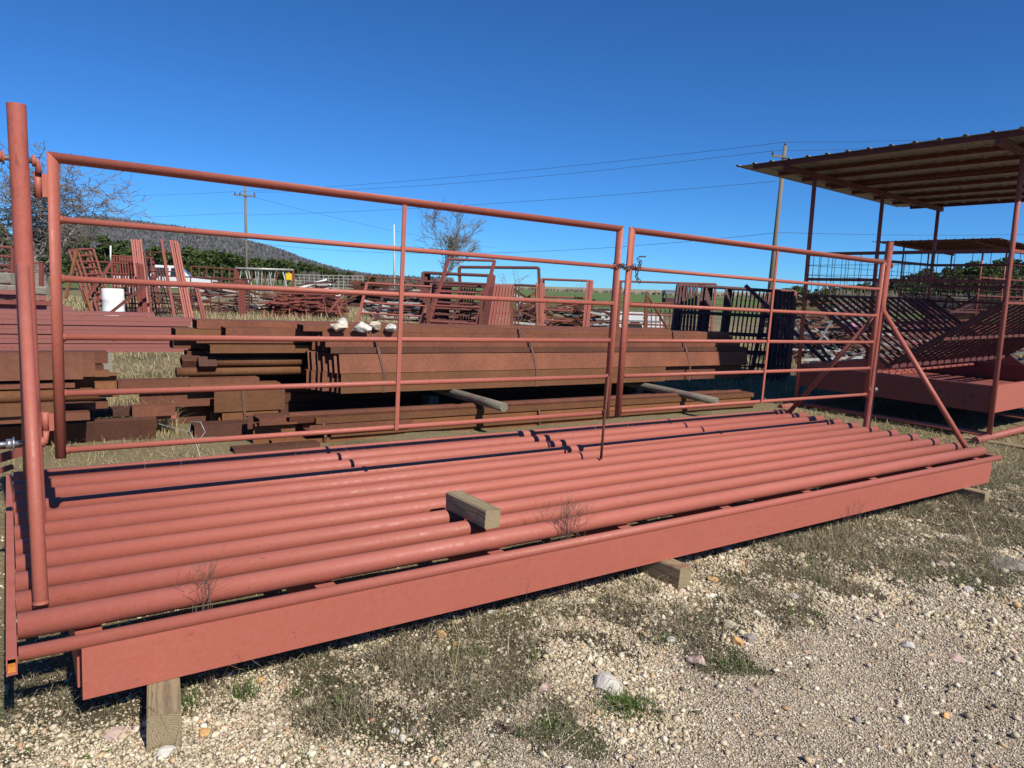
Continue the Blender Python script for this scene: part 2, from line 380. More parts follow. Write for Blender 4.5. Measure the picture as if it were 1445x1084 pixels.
def vnoise(x, y, s, seed=0):                            # numpy value noise
    x = np.asarray(x)/s; y = np.asarray(y)/s
    xi = np.floor(x).astype(int); yi = np.floor(y).astype(int); fx = x-xi; fy = y-yi
    fx = fx*fx*(3-2*fx); fy = fy*fy*(3-2*fy)
    def h(a, b_): return (np.sin(a*127.1+b_*311.7+seed*74.7)*43758.5453) % 1.0
    return (h(xi, yi)*(1-fx)+h(xi+1, yi)*fx)*(1-fy)+(h(xi, yi+1)*(1-fx)+h(xi+1, yi+1)*fx)*fy
def relief(x, y):
    d = np.hypot(x, y); a = np.clip(1.4-d/22, .15, 1)
    return a*((vnoise(x, y, .9, 1)-.5)*.035+(vnoise(x, y, .27, 2)-.5)*.02+(vnoise(x, y, .09, 3)-.5)*.010)
WEEDS = [(560, 940, .34), (480, 1005, .2), (650, 905, .28), (760, 885, .25), (700, 960, .28), (420, 945, .16), (850, 872, .28), (930, 905, .25), (1120, 785, .42), (1200, 765, .45), (1060, 830, .34), (1300, 772, .5), (1400, 745, .55),
         (1000, 880, .22), (1180, 825, .28), (1350, 800, .34), (870, 900, .2), (1240, 725, .4), (1330, 735, .4), (20, 1075, .1), (330, 1000, .08), (1010, 930, .14), (800, 1035, .16), (1440, 690, .8), (1480, 720, .8), (1360, 700, .6), (1250, 745, .35), (600, 1000, .16), (1110, 760, .3)]
_wp = []
for px, py, r in WEEDS:
    v = ray(px, py); t_ = -HC/v[2]
    for _ in range(5): p = CAM+v*t_; t_ = (float(gh(p[0], p[1]))-HC)/v[2]
    p = CAM+v*t_; _wp.append((p[0], p[1], r))
def soil(x, y):                                          # how far the gravel has grown over with weeds, 0..1
    x = np.asarray(x, float); y = np.asarray(y, float); d = np.zeros_like(x)
    for a, b_, r in _wp: d = d+np.exp(-((x-a)**2+(y-b_)**2)/(r*r))
    n_ = vnoise(x+3, y, .30, 31)*.4+vnoise(x, y+7, .11, 32)*.4+vnoise(x, y+2, .05, 33)*.2
    d = np.clip((np.minimum(d, 1.)*1.05+(n_-.5)*2.3-.36)*1.5, 0, 1)*.92
    g = (x-OG[0])*RW[0][1]+(y-OG[1])*RW[1][1]
    return np.maximum(d*(g < .5), np.clip((g+.28)*3+(n_-.5)*1.6, 0, 1)*.9)
def gz(x, y): return gh(x, y)+relief(x, y)
def w2gy(x, y): return (np.asarray(x)-OG[0])*RW[0][1]+(np.asarray(y)-OG[1])*RW[1][1]
def w2gx(x, y): return (np.asarray(x)-OG[0])*RW[0][0]+(np.asarray(y)-OG[1])*RW[1][0]

# ------------------------------------------------------------------ ground, hills
def spaced(lo, hi, step, far):
    a = list(np.arange(lo, hi, step)); s = step
    x = a[-1]
    while x < far: s *= 1.16; x += s; a.append(x)
    s = step; x = a[0]; b_ = []
    while x > -far: s *= 1.16; x -= s; b_.append(x)
    return np.array(b_[::-1]+a)
xs = spaced(-3.5, 6.5, .05, 2600); ys = spaced(1.6, 9.5, .05, 2600)
X, Y = np.meshgrid(xs, ys); V = np.stack([X, Y, gz(X, Y)], 2).reshape(-1, 3)
nx, ny = len(xs), len(ys)
i = (np.arange(ny-1)[:, None]*nx+np.arange(nx-1)[None]).ravel()
ground = link('ground', fast_mesh('ground', M['ground'], V, np.stack([i, i+1, i+nx+1, i+nx], 1), True))
at_ = ground.data.attributes.new('soil', 'FLOAT', 'POINT'); at_.data.foreach_set('value', soil(V[:, 0], V[:, 1]).astype(np.float32)); tag(ground, None, None, None, 'structure')

def interp(px, pts): return np.interp(px, [p[0] for p in pts], [p[1] for p in pts])
def hillmesh(name, prof, Yn, Yf, m):                  # a real ridge: foot at depth Yn, crest at Yf, falls off behind
    cols = np.arange(prof[0][0], prof[-1][0]+1, 6.); V = []; rows = 12
    for j in range(rows+5):
        for px in cols:
            t_ = min(1, j/rows); Yd_ = Yn+(Yf-Yn)*t_ if j <= rows else Yf+(Yf-Yn)*.5*(j-rows)
            py = interp(px, prof); p = atY(px, py, Yf)
            base = float(gh(p[0], 0))-1
            h = max(0, p[2]-base)*(math.sin(t_*math.pi/2)**1.25 if j <= rows else max(0, 1-.3*(j-rows)))
            xx = p[0]*Yd_/Yf
            h *= 1+.10*(float(vnoise(xx, Yd_, Yf*.05, 5))-.5)*(t_ < .95)
            V.append((xx, Yd_, base+h))
    n = len(cols); V = np.array(V)
    i = (np.arange(rows+4)[:, None]*n+np.arange(n-1)[None]).ravel()
    o = link(name, fast_mesh(name, m, V, np.stack([i, i+1, i+n+1, i+n], 1), True)); tag(o, None, None, None, 'structure')
    return V.reshape(rows+5, n, 3)
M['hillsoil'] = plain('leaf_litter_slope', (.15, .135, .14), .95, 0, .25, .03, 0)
MOUNT = [(-700, 378), (-450, 336), (-250, 350), (-60, 350), (40, 336), (90, 318), (120, 313), (170, 316), (230, 325), (290, 333), (345, 345), (400, 360), (440, 374), (480, 386), (520, 393), (560, 398), (640, 404)]
MV = hillmesh('mountain', MOUNT, 900, 1500, M['hillsoil'])
RIDGE = [(1080, 426), (1140, 424), (1180, 420), (1230, 416), (1290, 412), (1340, 406), (1400, 400), (1450, 395), (1560, 387), (1800, 384), (2200, 394)]
RV = hillmesh('wooded_hill', RIDGE, 100, 170, M['hillsoil'])

def scatter_on(Vg, n, hmin, hmax, wfrac, name, m, seed, top=1.0):
    rs = np.random.RandomState(seed); rows = int(12*top); n_ = Vg.shape[1]
    a = rs.rand(n)*rows; b_ = rs.rand(n)*(n_-1); i0 = a.astype(int); j0 = b_.astype(int); fa = (a-i0)[:, None]; fb = (b_-j0)[:, None]
    P = (Vg[i0, j0]*(1-fb)+Vg[i0, j0+1]*fb)*(1-fa)+(Vg[i0+1, j0]*(1-fb)+Vg[i0+1, j0+1]*fb)*fa
    H = hmin+(hmax-hmin)*rs.rand(n); Wd = H*wfrac*(.7+.6*rs.rand(n))
    # crown of six leaning blades meeting above: an uneven tuft per tree
    Vs = []; Fs = []
    for k in range(6):
        ang = rs.rand(n)*6.28; r1 = Wd*(.3+.5*rs.rand(n)); zz = H*(.15+.6*rs.rand(n)); hh = H*(.25+.3*rs.rand(n))
        c0 = P+np.stack([np.cos(ang)*r1, np.sin(ang)*r1, zz], 1); a2 = ang+1.57+rs.randn(n)*.6; rr = Wd*.45
        e = np.stack([np.cos(a2)*rr, np.sin(a2)*rr, (rs.rand(n)-.5)*rr], 1)
        t_ = c0+np.stack([rs.randn(n)*rr*.3, rs.randn(n)*rr*.3, hh], 1); d_ = c0-np.stack([0*rr, 0*rr, hh*.6], 1)
        Vs += [c0-e, t_, c0+e, d_]
    o = np.arange(n)
    for k in range(6): Fs.append(np.stack([o+(4*k)*n, o+(4*k+1)*n, o+(4*k+2)*n, o+(4*k+3)*n], 1))
    ob = link(name, fast_mesh(name, m, np.concatenate(Vs), np.concatenate(Fs))); return ob
tag(scatter_on(MV, 22000, 5, 9.5, .5, 'mountain_forest', M['hillwood'], 1), 'grey leafless forest covering the distant mountain', 'forest', None, 'stuff')
tag(scatter_on(MV, 3000, 6, 10, .5, 'mountain_pines', M['hillgreen'], 2, .6), 'dark pines scattered through the mountain forest', 'forest', None, 'stuff')
tag(scatter_on(RV, 900, 1.2, 2.6, .5, 'hill_brush', M['brush'], 3), 'grey brush and bare saplings along the foot of the wooded hill', 'brush', None, 'stuff')

# ------------------------------------------------------------------ cattle guard (built in the yard frame)
L, SP = 7.4155, .2032
guard = thing('cattle_guard', 'red primed cattle guard of parallel pipes on timber blocks, carrying two gate posts', 'cattle guard', G @ T(L/2, 1.0, -.235))
GO = T(-L/2, -1.0, .235)
def gpart(mb, name, m=M['red'], parent=guard): return mb.build(name, m, parent, GO if parent is guard else None)
for k in range(11):
    mb = MB(); r = .0455 if k in (0, 10) else .0432
    e0, e1 = .003+R.uniform(-.004, .004), L+R.uniform(-.004, .006)
    mb.tube([(e0, k*SP, 0), (L*.33, k*SP+R.uniform(-.002, .002), 0), (L*.66, k*SP, 0), (e1, k*SP, 0)], r, 24); gpart(mb, 'deck_pipe')
for y, sgn in ((-.147, 1), (2.18, -1)):
    mb = MB(); mb.tube([(.002, y, -.032), (L+.02, y, -.032)], .0245, 18); gpart(mb, 'edge_pipe')
def channel_prof(H, B, t=.006, lip=0., sgn=1):        # web at y=0, flanges towards +y
    p = [(0, 0), (B, 0)]
    if lip: p += [(B, lip), (B-t, lip), (B-t, t)]
    else: p += [(B, t)]
    p += [(t, t), (t, H-t)]
    if lip: p += [(B-t, H-t), (B-t, H-lip), (B, H-lip), (B, H)]
    else: p += [(B, H-t), (B, H)]
    p += [(0, H)]
    return p if sgn > 0 else [(-y, z) for y, z in p][::-1]
mb = MB(); mb.prism([(y-.171, z-.236) for y, z in channel_prof(.187, .07, .008)], .18, L-.18); gpart(mb, 'side_beam')
mb = MB(); mb.prism([(y+2.205, z-.236) for y, z in channel_prof(.187, .07, .008, 0, -1)], .18, L-.18); gpart(mb, 'side_beam')
for k in range(9):
    x = .17+.884*k
    mb = MB(); mb.box((x, -.098, -.225), (x+.085, 2.13, -.056)); gpart(mb, 'cross_beam')
for x in (-.028, L+.004):
    mb = MB()
    if x < 0:                                             # hollow square tube: four walls, orange bare metal inside the near end
        for a, b_ in (((x-.004, -.205, -.075), (x, 2.23, -.016)), ((x+.022, -.2, -.075), (x+.026, 2.23, -.016)), ((x, -.2, -.020), (x+.022, 2.23, -.016)), ((x, -.2, -.075), (x+.022, 2.23, -.071))):
            mb.box(a, b_)
    else: mb.box((x, -.118, -.072), (x+.03, 2.15, -.022))
    o = gpart(mb, 'end_bar')
    if x < 0:
        q = MB(); q.box((x+.0005, -.193, -.0695), (x+.0215, -.16, -.049)); q.build('bare_metal', M['orange'], o)
HP = 1.92
for x, r, s in ((.066, .0365, -1), (7.25, .035, 1)):
    xl = x+.024 if s < 0 else x-.008; xt = x-.004 if s < 0 else x
    mb = MB(); mb.tube([(xl, 5*SP, .02), (xt, 5*SP, HP)], r, 24, False)
    mb.tube([(xt, 5*SP, HP-.006), (xt, 5*SP, HP)], r-.002, 24); po = gpart(mb, 'gate_post', M['redpost'])
    for sg in (-1, 1):
        mb = MB(); xb = x+.008 if s < 0 else x+.05
        foot = .085 if sg < 0 else 10*SP-.07
        mb.tube([(x+.0*s, 5*SP+sg*.02, 1.235), (xb, foot, .02)], .0245, 18); gpart(mb, 'post_brace')
        # weld bead round the foot
        mb = MB(); mb.tube([(xb, foot+sg*-.001, .047), (xb, foot, .036)], [.0252, .0275], 16, False); gpart(mb, 'weld_bead')
    for z, up in ((1.69, 0), (.43, 1)):                   # threaded hinge bolts right through the post
        mb = MB(); d = -s
        mb.tube([(x-d*(.38 if s < 0 else .075), 5*SP, z), (x+d*.055, 5*SP, z)], .0125, 10); hb = gpart(mb, 'hinge_bolt', M['zinc'])
        q = MB(); q.tube([(x-d*.085, 5*SP, z), (x-d*.06, 5*SP, z)], .024, 6); q.tube([(x-d*.06, 5*SP, z), (x-d*.052, 5*SP, z)], .03, 14); q.build('nut', M['zinc'] if up else M['red'], hb)
        q = MB(); q.tube([(x+d*.046, 5*SP, z), (x+d*.062, 5*SP, z)], .026, 6)
        zz = z+(-.05 if not up else .05)
        q.tube([(x+d*.045, 5*SP, z), (x+d*.066, 5*SP, z), (x+d*.069, 5*SP, zz)], .0135, 10); q.build('hinge_pin', M['red'], hb)

# ------------------------------------------------------------------ the two gate leaves hung between the posts
YG = 5*SP
HZ = [1.7157, 1.4467, 1.1826, .9161, .6523, .3836]
def sc_h(z): return 1.2677-(1.2677-z)*(YG+2.8843)/(5*SP+2.8843)
HZ = [sc_h(z) for z in HZ]
def gate(name, label, x0, x1, xc, hinge_left, rod):
    t = thing(name, label, 'gate', G @ T((x0+x1)/2, YG, HZ[-1]), 'gate leaves on the cattle guard'); Oo = T(-(x0+x1)/2, -YG, -HZ[-1])
    rS = .0235
    def p(mb, nm, m=M['red'], par=t): return mb.build(nm, m, par, Oo if par is t else None)
    zb = HZ[-1]-.035
    for xx, hinged in ((x0, hinge_left), (x1, not hinge_left)):
        r_ = rS if hinged else .0245
        mb = MB(); s = 1 if xx == x0 else -1
        # mitred top corner: cut the stile at 45 degrees
        n = 18; ring0 = []; ring1 = []
        for j in range(n):
            a = 2*math.pi*j/n; dx, dy = r_*math.cos(a), r_*math.sin(a)
            ring0.append((xx+dx, YG+dy, zb)); ring1.append((xx+dx, YG+dy, HZ[0]-s*dx))
        mb.add(ring0+ring1, [(j, (j+1) % n, n+(j+1) % n, n+j) for j in range(n)], True)
        mb.f += [tuple(range(n))[::-1], tuple(range(n, 2*n))]; mb.sm += [False, False]
        p(mb, 'stile')
    mb = MB(); n = 18; r_ = .0232; a0 = []; a1 = []
    for j in range(n):
        a = 2*math.pi*j/n; dz, dy = r_*math.cos(a), r_*math.sin(a)
        a0.append((x0-dz, YG+dy, HZ[0]+dz)); a1.append((x1+dz, YG+dy, HZ[0]+dz))
    mb.add(a0+a1, [(j, n+j, n+(j+1) % n, (j+1) % n) for j in range(n)], True); mb.f += [tuple(range(n)), tuple(range(n, 2*n))[::-1]]; mb.sm += [False, False]
    p(mb, 'top_rail')
    for z in HZ[1:]:
        mb = MB(); mb.tube([(x0+.02, YG, z), (xc, YG, z+R.uniform(-.003, .003)), (x1-.02, YG, z)], .0148, 14); 
        ra = p(mb, 'rail')
        for xa, dd in ((x0+.021, .013), (x1-.021, -.013)):
            q = MB(); n = 14; ring = [[], [], []]
            for j in range(n):
                a = 2*math.pi*j/n; lump = 1+.12*math.sin(j*2.7+z*40)
                for k2, (dx, rr) in enumerate(((0, .0205), (dd*.6, .0195), (dd, .0150))): ring[k2].append((xa+dx, YG+rr*lump*math.cos(a), z+rr*lump*math.sin(a)))
            q.add(ring[0]+ring[1]+ring[2], [(k2*n+j, k2*n+(j+1) % n, (k2+1)*n+(j+1) % n, (k2+1)*n+j) for k2 in range(2) for j in range(n)], True)
            q.v = [(a-(x0+x1)/2, b_-YG, c_-HZ[-1]) for a, b_, c_ in q.v]
            o_ = q.build('weld_bead', M['redweld'], t)
    mb = MB(); mb.box((xc-.0125, YG-.022, HZ[-1]-.012), (xc+.0125, YG-.0145, HZ[0]-.02)); p(mb, 'centre_bar')
    xh, d = (x0, -1) if hinge_left else (x1, 1)
    for z0, z1 in ((1.535, 1.645), (.475, .565)):
        mb = MB(); mb.tube([(xh+d*.057, YG+.02, z0), (xh+d*.057, YG+.02, z1)], .016, 14); hp = p(mb, 'hinge_barrel')
        q = MB(); q.box((xh+min(d*.043, d*.018), YG, z0+.005), (xh+max(d*.043, d*.018), YG+.014, z1-.005)); q.build('weld_plate', M['red'], hp)
    if rod:
        mb = MB(); mb.tube([(x1-.035, YG-.035, .66), (x1-.045, YG-.035, .34), (x1-.052, YG-.04, .045)], .0095, 8); p(mb, 'drop_rod', M['rust'])
    return t
gate('farm_gate', 'wider red tubular gate leaf, hung from the near gate post at left', .190, 3.612, 1.907, True, True)
gate('farm_gate', 'shorter red tubular gate leaf, hung from the far post beside the feeder', 3.731, 7.165, 5.43, False, False)

# chain tying the two leaves together
mb = MB(); zc = HZ[1]+.0
def linkring(c_, ax, up, a=.021, b_=.012, r=.0032):
    c_ = np.array(c_, float); ax = np.array(ax, float)/np.linalg.norm(ax); up = np.array(up, float); up -= ax*np.dot(up, ax); up /= np.linalg.norm(up)
    pts = [c_+ax*a*math.cos(q)+up*b_*math.sin(q) for q in np.linspace(0, 2*math.pi, 11)]
    mb.tube(pts, r, 5, False)
path = []
for xx in (3.612, 3.731):
    for q in np.linspace(-.3, 2*math.pi-.3, 9): path.append((xx+.036*math.cos(q), YG-.036*math.sin(q), zc+.012*math.sin(q*1.5)+(.006 if xx > 3.6 else .02)))
for k in range(4): path.append((3.625+.022*k, YG-.035, zc+.012-.022*math.sin(k*.8)))
for k in range(8): path.append((3.775+.012*math.sin(k), YG-.045-.01*(k % 2), zc+.06-.021*k))
for k, pnt in enumerate(path):
    q = path[(k+1) % len(path)] if k+1 < len(path) else path[k-1]
    d = np.array(q)-np.array(pnt)
    if np.linalg.norm(d) > .12: d = np.array([1., 0, 0])
    linkring(pnt, d+1e-4, (0, 0, 1) if k % 2 else (0, 1, .2))
mb.tube([(3.775, YG-.05, zc+.085), (3.835, YG-.05, zc+.09)], .006, 6)
tag(mb.build('chain', M['chain'], None, G), 'rusty chain looped round the meeting stiles of the two gate leaves', 'chain')

# ------------------------------------------------------------------ timber blocks
def block(label, x, y, z, l, w_, h, rz, grp, m=M['wood'], rx=0):
    mb = MB(); mb.box((-l/2, -w_/2, 0), (l/2, w_/2, h), .007)
    mtx = G @ T(x, y, z) @ Matrix.Rotation(rz, 4, 'Z') @ Matrix.Rotation(rx, 4, 'X')
    # jitter the saw-cut corners a little
    mb.v = [(a+R.uniform(-.003, .003), b_+R.uniform(-.002, .002), c_+(R.uniform(-.002, .002) if c_ > .001 else 0)) for a, b_, c_ in mb.v]
    # local origin at half height so the growth rings centre in the end
    mb.v = [(a, b_, c_-h*.5) for a, b_, c_ in mb.v]
    return tag(mb.build('timber_block', m, None, mtx @ T(0, 0, h/2)), label, 'timber block', grp)
hp = math.pi/2
block('squared timber offcut lying across the deck pipes of the cattle guard', 1.985, .225, .0455, .37, .094, .098, hp+.05, None)
GB = 'timber blocks under the cattle guard'
block('timber block under the near end of the front beam, its ringed end facing the camera', 
        .432, -.19, -.376, .40, .108, .139, hp-.15, GB)
block('short timber block under the middle of the front beam', 3.05, .10, -.376, .80, .105, .139, hp+.10, GB)
block('shaded timber block under the far end of the front beam, by the feeder', 6.79, .24, -.376, 1.15, .10, .139, hp+.02, GB)
for x in (.5, 3.4, 6.8):
    block('timber block hidden under the rear beam of the cattle guard', x, 2.05, -.376, .7, .105, .139, hp, GB)

# ------------------------------------------------------------------ steel channels stacked behind the guard
C8 = channel_prof(.213, .064, .004, .018)
_cache = {}
def chan(x0, x1, y, z, kind, m, label, grp, name='steel_channel', H=.213, Bf=.064, roll=0.):
    key = (kind, round(x1-x0, 2), m.name, H, Bf)
    if key not in _cache:
        mb = MB(); l = (x1-x0)/2
        if kind == 'web': prof = [(a, b_) for a, b_ in channel_prof(H, Bf, .004, .018)]
        elif kind == 'open': prof = channel_prof(H, Bf, .004, .018, -1); prof = [(a+Bf, b_) for a, b_ in prof]
        elif kind == 'flat': prof = [(b_, Bf-a) for a, b_ in channel_prof(H, Bf, .004, .018)][::-1]      # web on top
        elif kind == 'cup': prof = [(b_, a) for a, b_ in channel_prof(H, Bf, .004, .018)]                    # open side up
        elif kind == 'pipe': prof = [(.05+.05*math.cos(q), .05+.05*math.sin(q)) for q in np.linspace(0, 2*math.pi, 17)[:-1]]+[(.05+.044*math.cos(q), .05+.044*math.sin(q)) for q in np.linspace(0, 2*math.pi, 17)[:-1]]
        elif kind == 'rect':
            q = .006; prof = [(0, 0), (H, 0), (H, Bf), (0, Bf)]; inn = [(q, q), (H-q, q), (H-q, Bf-q), (q, Bf-q)]
            vs_ = [(xx, a, b_) for xx in (-l, l) for a, b_ in prof+inn]; fs = []
            for j in range(4):
                k2 = (j+1) % 4; fs += [(j, k2, 8+k2, 8+j), (4+k2, 4+j, 12+j, 12+k2), (j, 4+j, 4+k2, k2), (8+k2, 12+k2, 12+j, 8+j)]
            mb.add(vs_, fs); prof = None
        elif kind == 'tube': prof = [(0, 0), (Bf, 0), (Bf, H), (0, H)]
        if prof is None: pass
        elif kind == 'pipe':
            n = 16; vs_ = []
            for xx in (-l, l): vs_ += [(xx, a, b_) for a, b_ in prof]
            fs = [(j, (j+1) % n, 32+(j+1) % n, 32+j) for j in range(n)]; fi = [(16+(j+1) % n, 16+j, 48+j, 48+(j+1) % n) for j in range(n)]
            mb.add(vs_, fs+fi, True); en = [(j, 16+j, 16+(j+1) % n, (j+1) % n) for j in range(n)]+[(32+(j+1) % n, 48+(j+1) % n, 48+j, 32+j) for j in range(n)]
            mb.f += en; mb.sm += [False]*len(en)
        else: mb.prism(prof, -l, l)
        _cache[key] = mb.mesh(name, m)
    o = link(name, _cache[key], None, G @ T((x0+x1)/2, y, z) @ Matrix.Rotation(roll, 4, 'X') @ Matrix.Rotation(R.uniform(-.0012, .0012), 4, 'Z'))
    return tag(o, label, 'steel beam' if name == 'steel_channel' else 'steel tube', grp)

def J(a=.02): return R.uniform(-a, a)
# B: the big bundle resting on two round posts
lb = 'inner rusty channel behind the front pair of the big strapped bundle'; gb = 'channels of the big strapped bundle'
for z, x1, q in ((.006, 7.95, 'lower, shorter'), (.226, 9.85, 'upper')): chan(2.94+(.0 if z < .1 else -.01), x1, 4.50, z, 'web', M['rust2'] if z < .1 else M['rust'], q+' rusty channel on the front face of the big strapped bundle', gb, roll=0 if z < .1 else -.26)
for k in range(6):
    y = 4.572+.068*k
    for z in (.006, .222): chan(2.90-.035*k+J(.03), 9.85+J(.08), y, z, 'web', M['rust'], lb, gb, roll=0 if z < .1 else -.26)
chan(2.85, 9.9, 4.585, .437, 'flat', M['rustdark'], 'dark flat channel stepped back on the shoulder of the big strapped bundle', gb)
chan(2.80, 9.75, 4.62, .503, 'flat', M['rust'], 'narrow flat channel on top of the dark shoulder channel of the big bundle', gb, H=.16)
for k in range(3): chan(2.78+J(.05), 9.8+J(.06), 4.79+.068*k, .441, 'web', M['rust'], 'upright rusty channel along the back ridge of the big strapped bundle', gb)
chan(2.62, 9.7, 4.80, .656, 'flat', M['rust'], 'topmost flat channel of the big bundle, with the pale stones on it', gb)
for k in range(4):                                        # flanges seen end-on at the left of the bundle
    chan(2.74+.04*k, 5.2, 5.0+.068*k, .03, 'web', M['rust2'], 'orange brown channel end showing at the back left of the big strapped bundle', gb)
# C: low bundle in front, under the round posts
lc = 'dark inner channel at the back of the low strapped bundle under the round posts'; gc = 'channels of the low front bundle'
for k, (y, z, a) in enumerate(((3.90, -.385, 2.03), (3.86, -.318, 2.6), (3.90, -.250, 2.55), (3.88, -.183, 2.45))): chan(a, 9.25+J(.1), y, z, 'flat', M['rust2'], ('lowest', 'second lowest', 'third', 'fourth')[k]+' flat orange brown channel up the front of the low strapped bundle', gc, H=.22, Bf=.062)
chan(2.36, 3.45, 3.80, -.24, 'cup', M['rust'], 'short rusty channel, open side up, before the left end of the low bundle', gc)
chan(2.20, 9.0, 3.935, -.175, 'web', M['rust'], 'tilted rusty channel along the top front edge of the low bundle', gc, H=.085, roll=.38)
chan(2.15, 9.05, 4.02, -.170, 'flat', M['rust2'], 'orange brown flat channel topping the low bundle, right under the round posts', gc, H=.22, Bf=.062, roll=-.12)
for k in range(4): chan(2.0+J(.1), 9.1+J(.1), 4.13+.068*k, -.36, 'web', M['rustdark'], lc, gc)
chan(1.88, 2.28, 3.93, -.37, 'open', M['rust2'], 'short channel offcut, open side out, at the left end of the low bundle', gc); chan(1.90, 2.15, 3.86, -.16, 'flat', M['rust'], 'small flat channel offcut on the left end of the low bundle', gc)
chan(1.62, 2.4, 3.62, -.375, 'flat', M['rustdark'], 'dark channel lying loose on the ground before the low bundle', gc, H=.16)
# E: bundle in the middle, running in under the big one
le = 'orange brown channel in the middle ground bundle running in behind the low one'; ge = 'channels of the middle ground bundle'
for k in range(3):
    chan(1.72+.05*k, 2.45+J(.05), 4.85+.068*k, -.20, 'web', M['rust2'], le, ge); chan(1.82-.05*k+J(), 2.4+J(.05), 4.86+.068*k, -.375, 'web', M['rust2'], le, ge, H=.16)
chan(1.50, 2.42, 4.92, .016, 'flat', M['rust2'], le, ge, H=.18)
chan(1.05, 2.3, 5.02, -.155, 'web', M['rust'], le, ge); chan(1.34, 2.0, 5.02, .05, 'rect', M['rustdark'], le, ge, H=.15, Bf=.06)
chan(.86, 2.2, 4.95, .03, 'rect', M['rust'], 'box section sticking out left at the top of the middle ground bundle', ge, H=.14, Bf=.11); chan(1.10, 2.2, 5.17, -.37, 'web', M['rustdark'], le, ge)
chan(.93, 1.30, 4.55, -.15, 'rect', M['rust'], 'short box section lying before the left end of the middle ground bundle', ge, H=.13, Bf=.10); chan(1.0, 1.35, 4.75, -.22, 'tube', M['red'], 'short pink primed tube end poking out beside the rusty channels', ge, 'steel_tube', .05, .05)
chan(1.45, 2.55, 4.45, -.365, 'rect', M['rustdark'], 'dark box section added for black shade at the front of the middle bundle', ge, H=.2, Bf=.12)  # added dark piece where the bundle shows only black shade
chan(1.95, 2.7, 4.2, -.365, 'rect', M['rustdark'], 'short dark box section added for black shade between middle and low bundles', ge, H=.15, Bf=.14)  # second added piece, its dark rust standing in for shade
# low channel lying by itself on the ground
chan(-.6, 1.12, 4.50, -.365, 'web', M['rustdark'], 'low rusty channel lying alone on the ground, web facing the guard', 'loose channels on the ground', roll=.25)
chan(-.6, .98, 4.72, -.165, 'flat', M['rustdark'], 'rusty channel lying flat just behind the low channel on the ground', 'loose channels on the ground')
# A: upper left bundle behind
la = 'rusty channel in the high bundle with staggered ends, left of the big one'; ga = 'channels of the staggered high bundle'
for x0, y, z, dp, hh, mm, lab in ((1.64, 5.28, .63, .24, .09, 'rust', 'topmost rear box section of the staggered bundle, its open end over the pink tubes'), (1.88, 5.06, .565, .22, .095, 'rust', 'box section on the top front of the staggered high bundle, ending furthest right'),
        (1.43, 5.26, .535, .26, .09, 'rust2', 'box section reaching furthest left in the upper part of the staggered bundle'), (1.60, 5.10, .495, .2, .062, 'rust', 'thin box section tucked under the top front one of the staggered bundle'), (1.72, 5.04, .395, .30, .085, 'rust2', 'wide box section with a dark open end halfway down the staggered bundle'),
        (1.42, 5.36, .41, .2, .11, 'rust', 'box section behind the wide one, its end further left'), (1.55, 5.32, .30, .16, .085, 'rustdark', 'dark box section under the wide one in the staggered bundle')):
    chan(x0, 8.8, y, z, 'rect', M[mm], lab, ga, H=dp, Bf=hh)
for x0, x1, y, z, rl in ((1.48, 1.66, 5.22, .22, .5), (1.62, 1.80, 5.14, .20, .9)): chan(x0, x1, y, z, 'rect', M['rustdark'], 'short rounded looking offcut wedged in the left end of the staggered bundle', ga, H=.12, Bf=.09, roll=rl)
chan(1.75, 2.82, 5.13, .235, 'pipe', M['rust2'], 'long brown round pipe in the middle of the staggered high bundle', ga, 'steel_pipe')
chan(1.42, 3.0, 5.15, .13, 'pipe', M['rust2'], 'brown round steel pipe low in the staggered high bundle', ga, 'steel_pipe')
for k in range(7): chan(1.66+J(.08), 8.7, 5.62+.01*k, -.36+.128*k, 'rect', M['rustdark'], 'dark box section in the shaded rear wall of the staggered bundle', ga, H=.16, Bf=.12)  # dark-toned backing, put in so the voids of the bundle read as black shade
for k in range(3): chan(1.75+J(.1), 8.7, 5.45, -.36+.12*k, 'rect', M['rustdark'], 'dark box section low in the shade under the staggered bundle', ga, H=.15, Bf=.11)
# D: left bundle with its ends showing
ldl = 'rusty steel channel in the bundle that leaves the left edge of the view'; gd = 'channels of the left bundle'
chan(-3.2, .52, 4.26, .262, 'web', M['rust'], 'broad tilted channel on the upper front of the left bundle', gd, roll=-.12); chan(-3.2, .62, 4.35, .27, 'web', M['rust'], ldl, gd, roll=-.1)
chan(-3.2, .70, 4.50, .25, 'rect', M['rustdark'], ldl, gd, H=.2, Bf=.1); chan(-3.2, .74, 4.56, .36, 'rect', M['rust'], ldl, gd, H=.2, Bf=.1)
chan(-3.2, .46, 4.30, .185, 'flat', M['rust'], ldl, gd, H=.14, Bf=.05); chan(-3.2, .63, 4.18, .082, 'pipe', M['rust2'], 'narrow orange channel sticking out halfway up the left bundle', gd)
chan(-3.2, .80, 4.42, .07, 'open', M['rust2'], ldl, gd); chan(-3.2, .77, 4.50, .06, 'open', M['rustdark'], ldl, gd)
chan(-3.2, .36, 4.16, -.02, 'web', M['rust2'], 'lowest orange brown channel on the front of the left bundle', gd, H=.105); chan(-3.2, .56, 4.20, -.085, 'flat', M['rust'], ldl, gd, H=.2)
chan(-3.2, .72, 4.42, -.03, 'flat', M['rust'], ldl, gd, H=.2)
chan(.60, .735, 4.40, .26, 'tube', M['rust2'], 'bright orange brown end plate at the right end of the left bundle', gd, H=.05, Bf=.12)
chan(.61, .76, 4.30, .15, 'rect', M['rust2'], 'orange box section end low at the right end of the left bundle', gd, H=.12, Bf=.07)
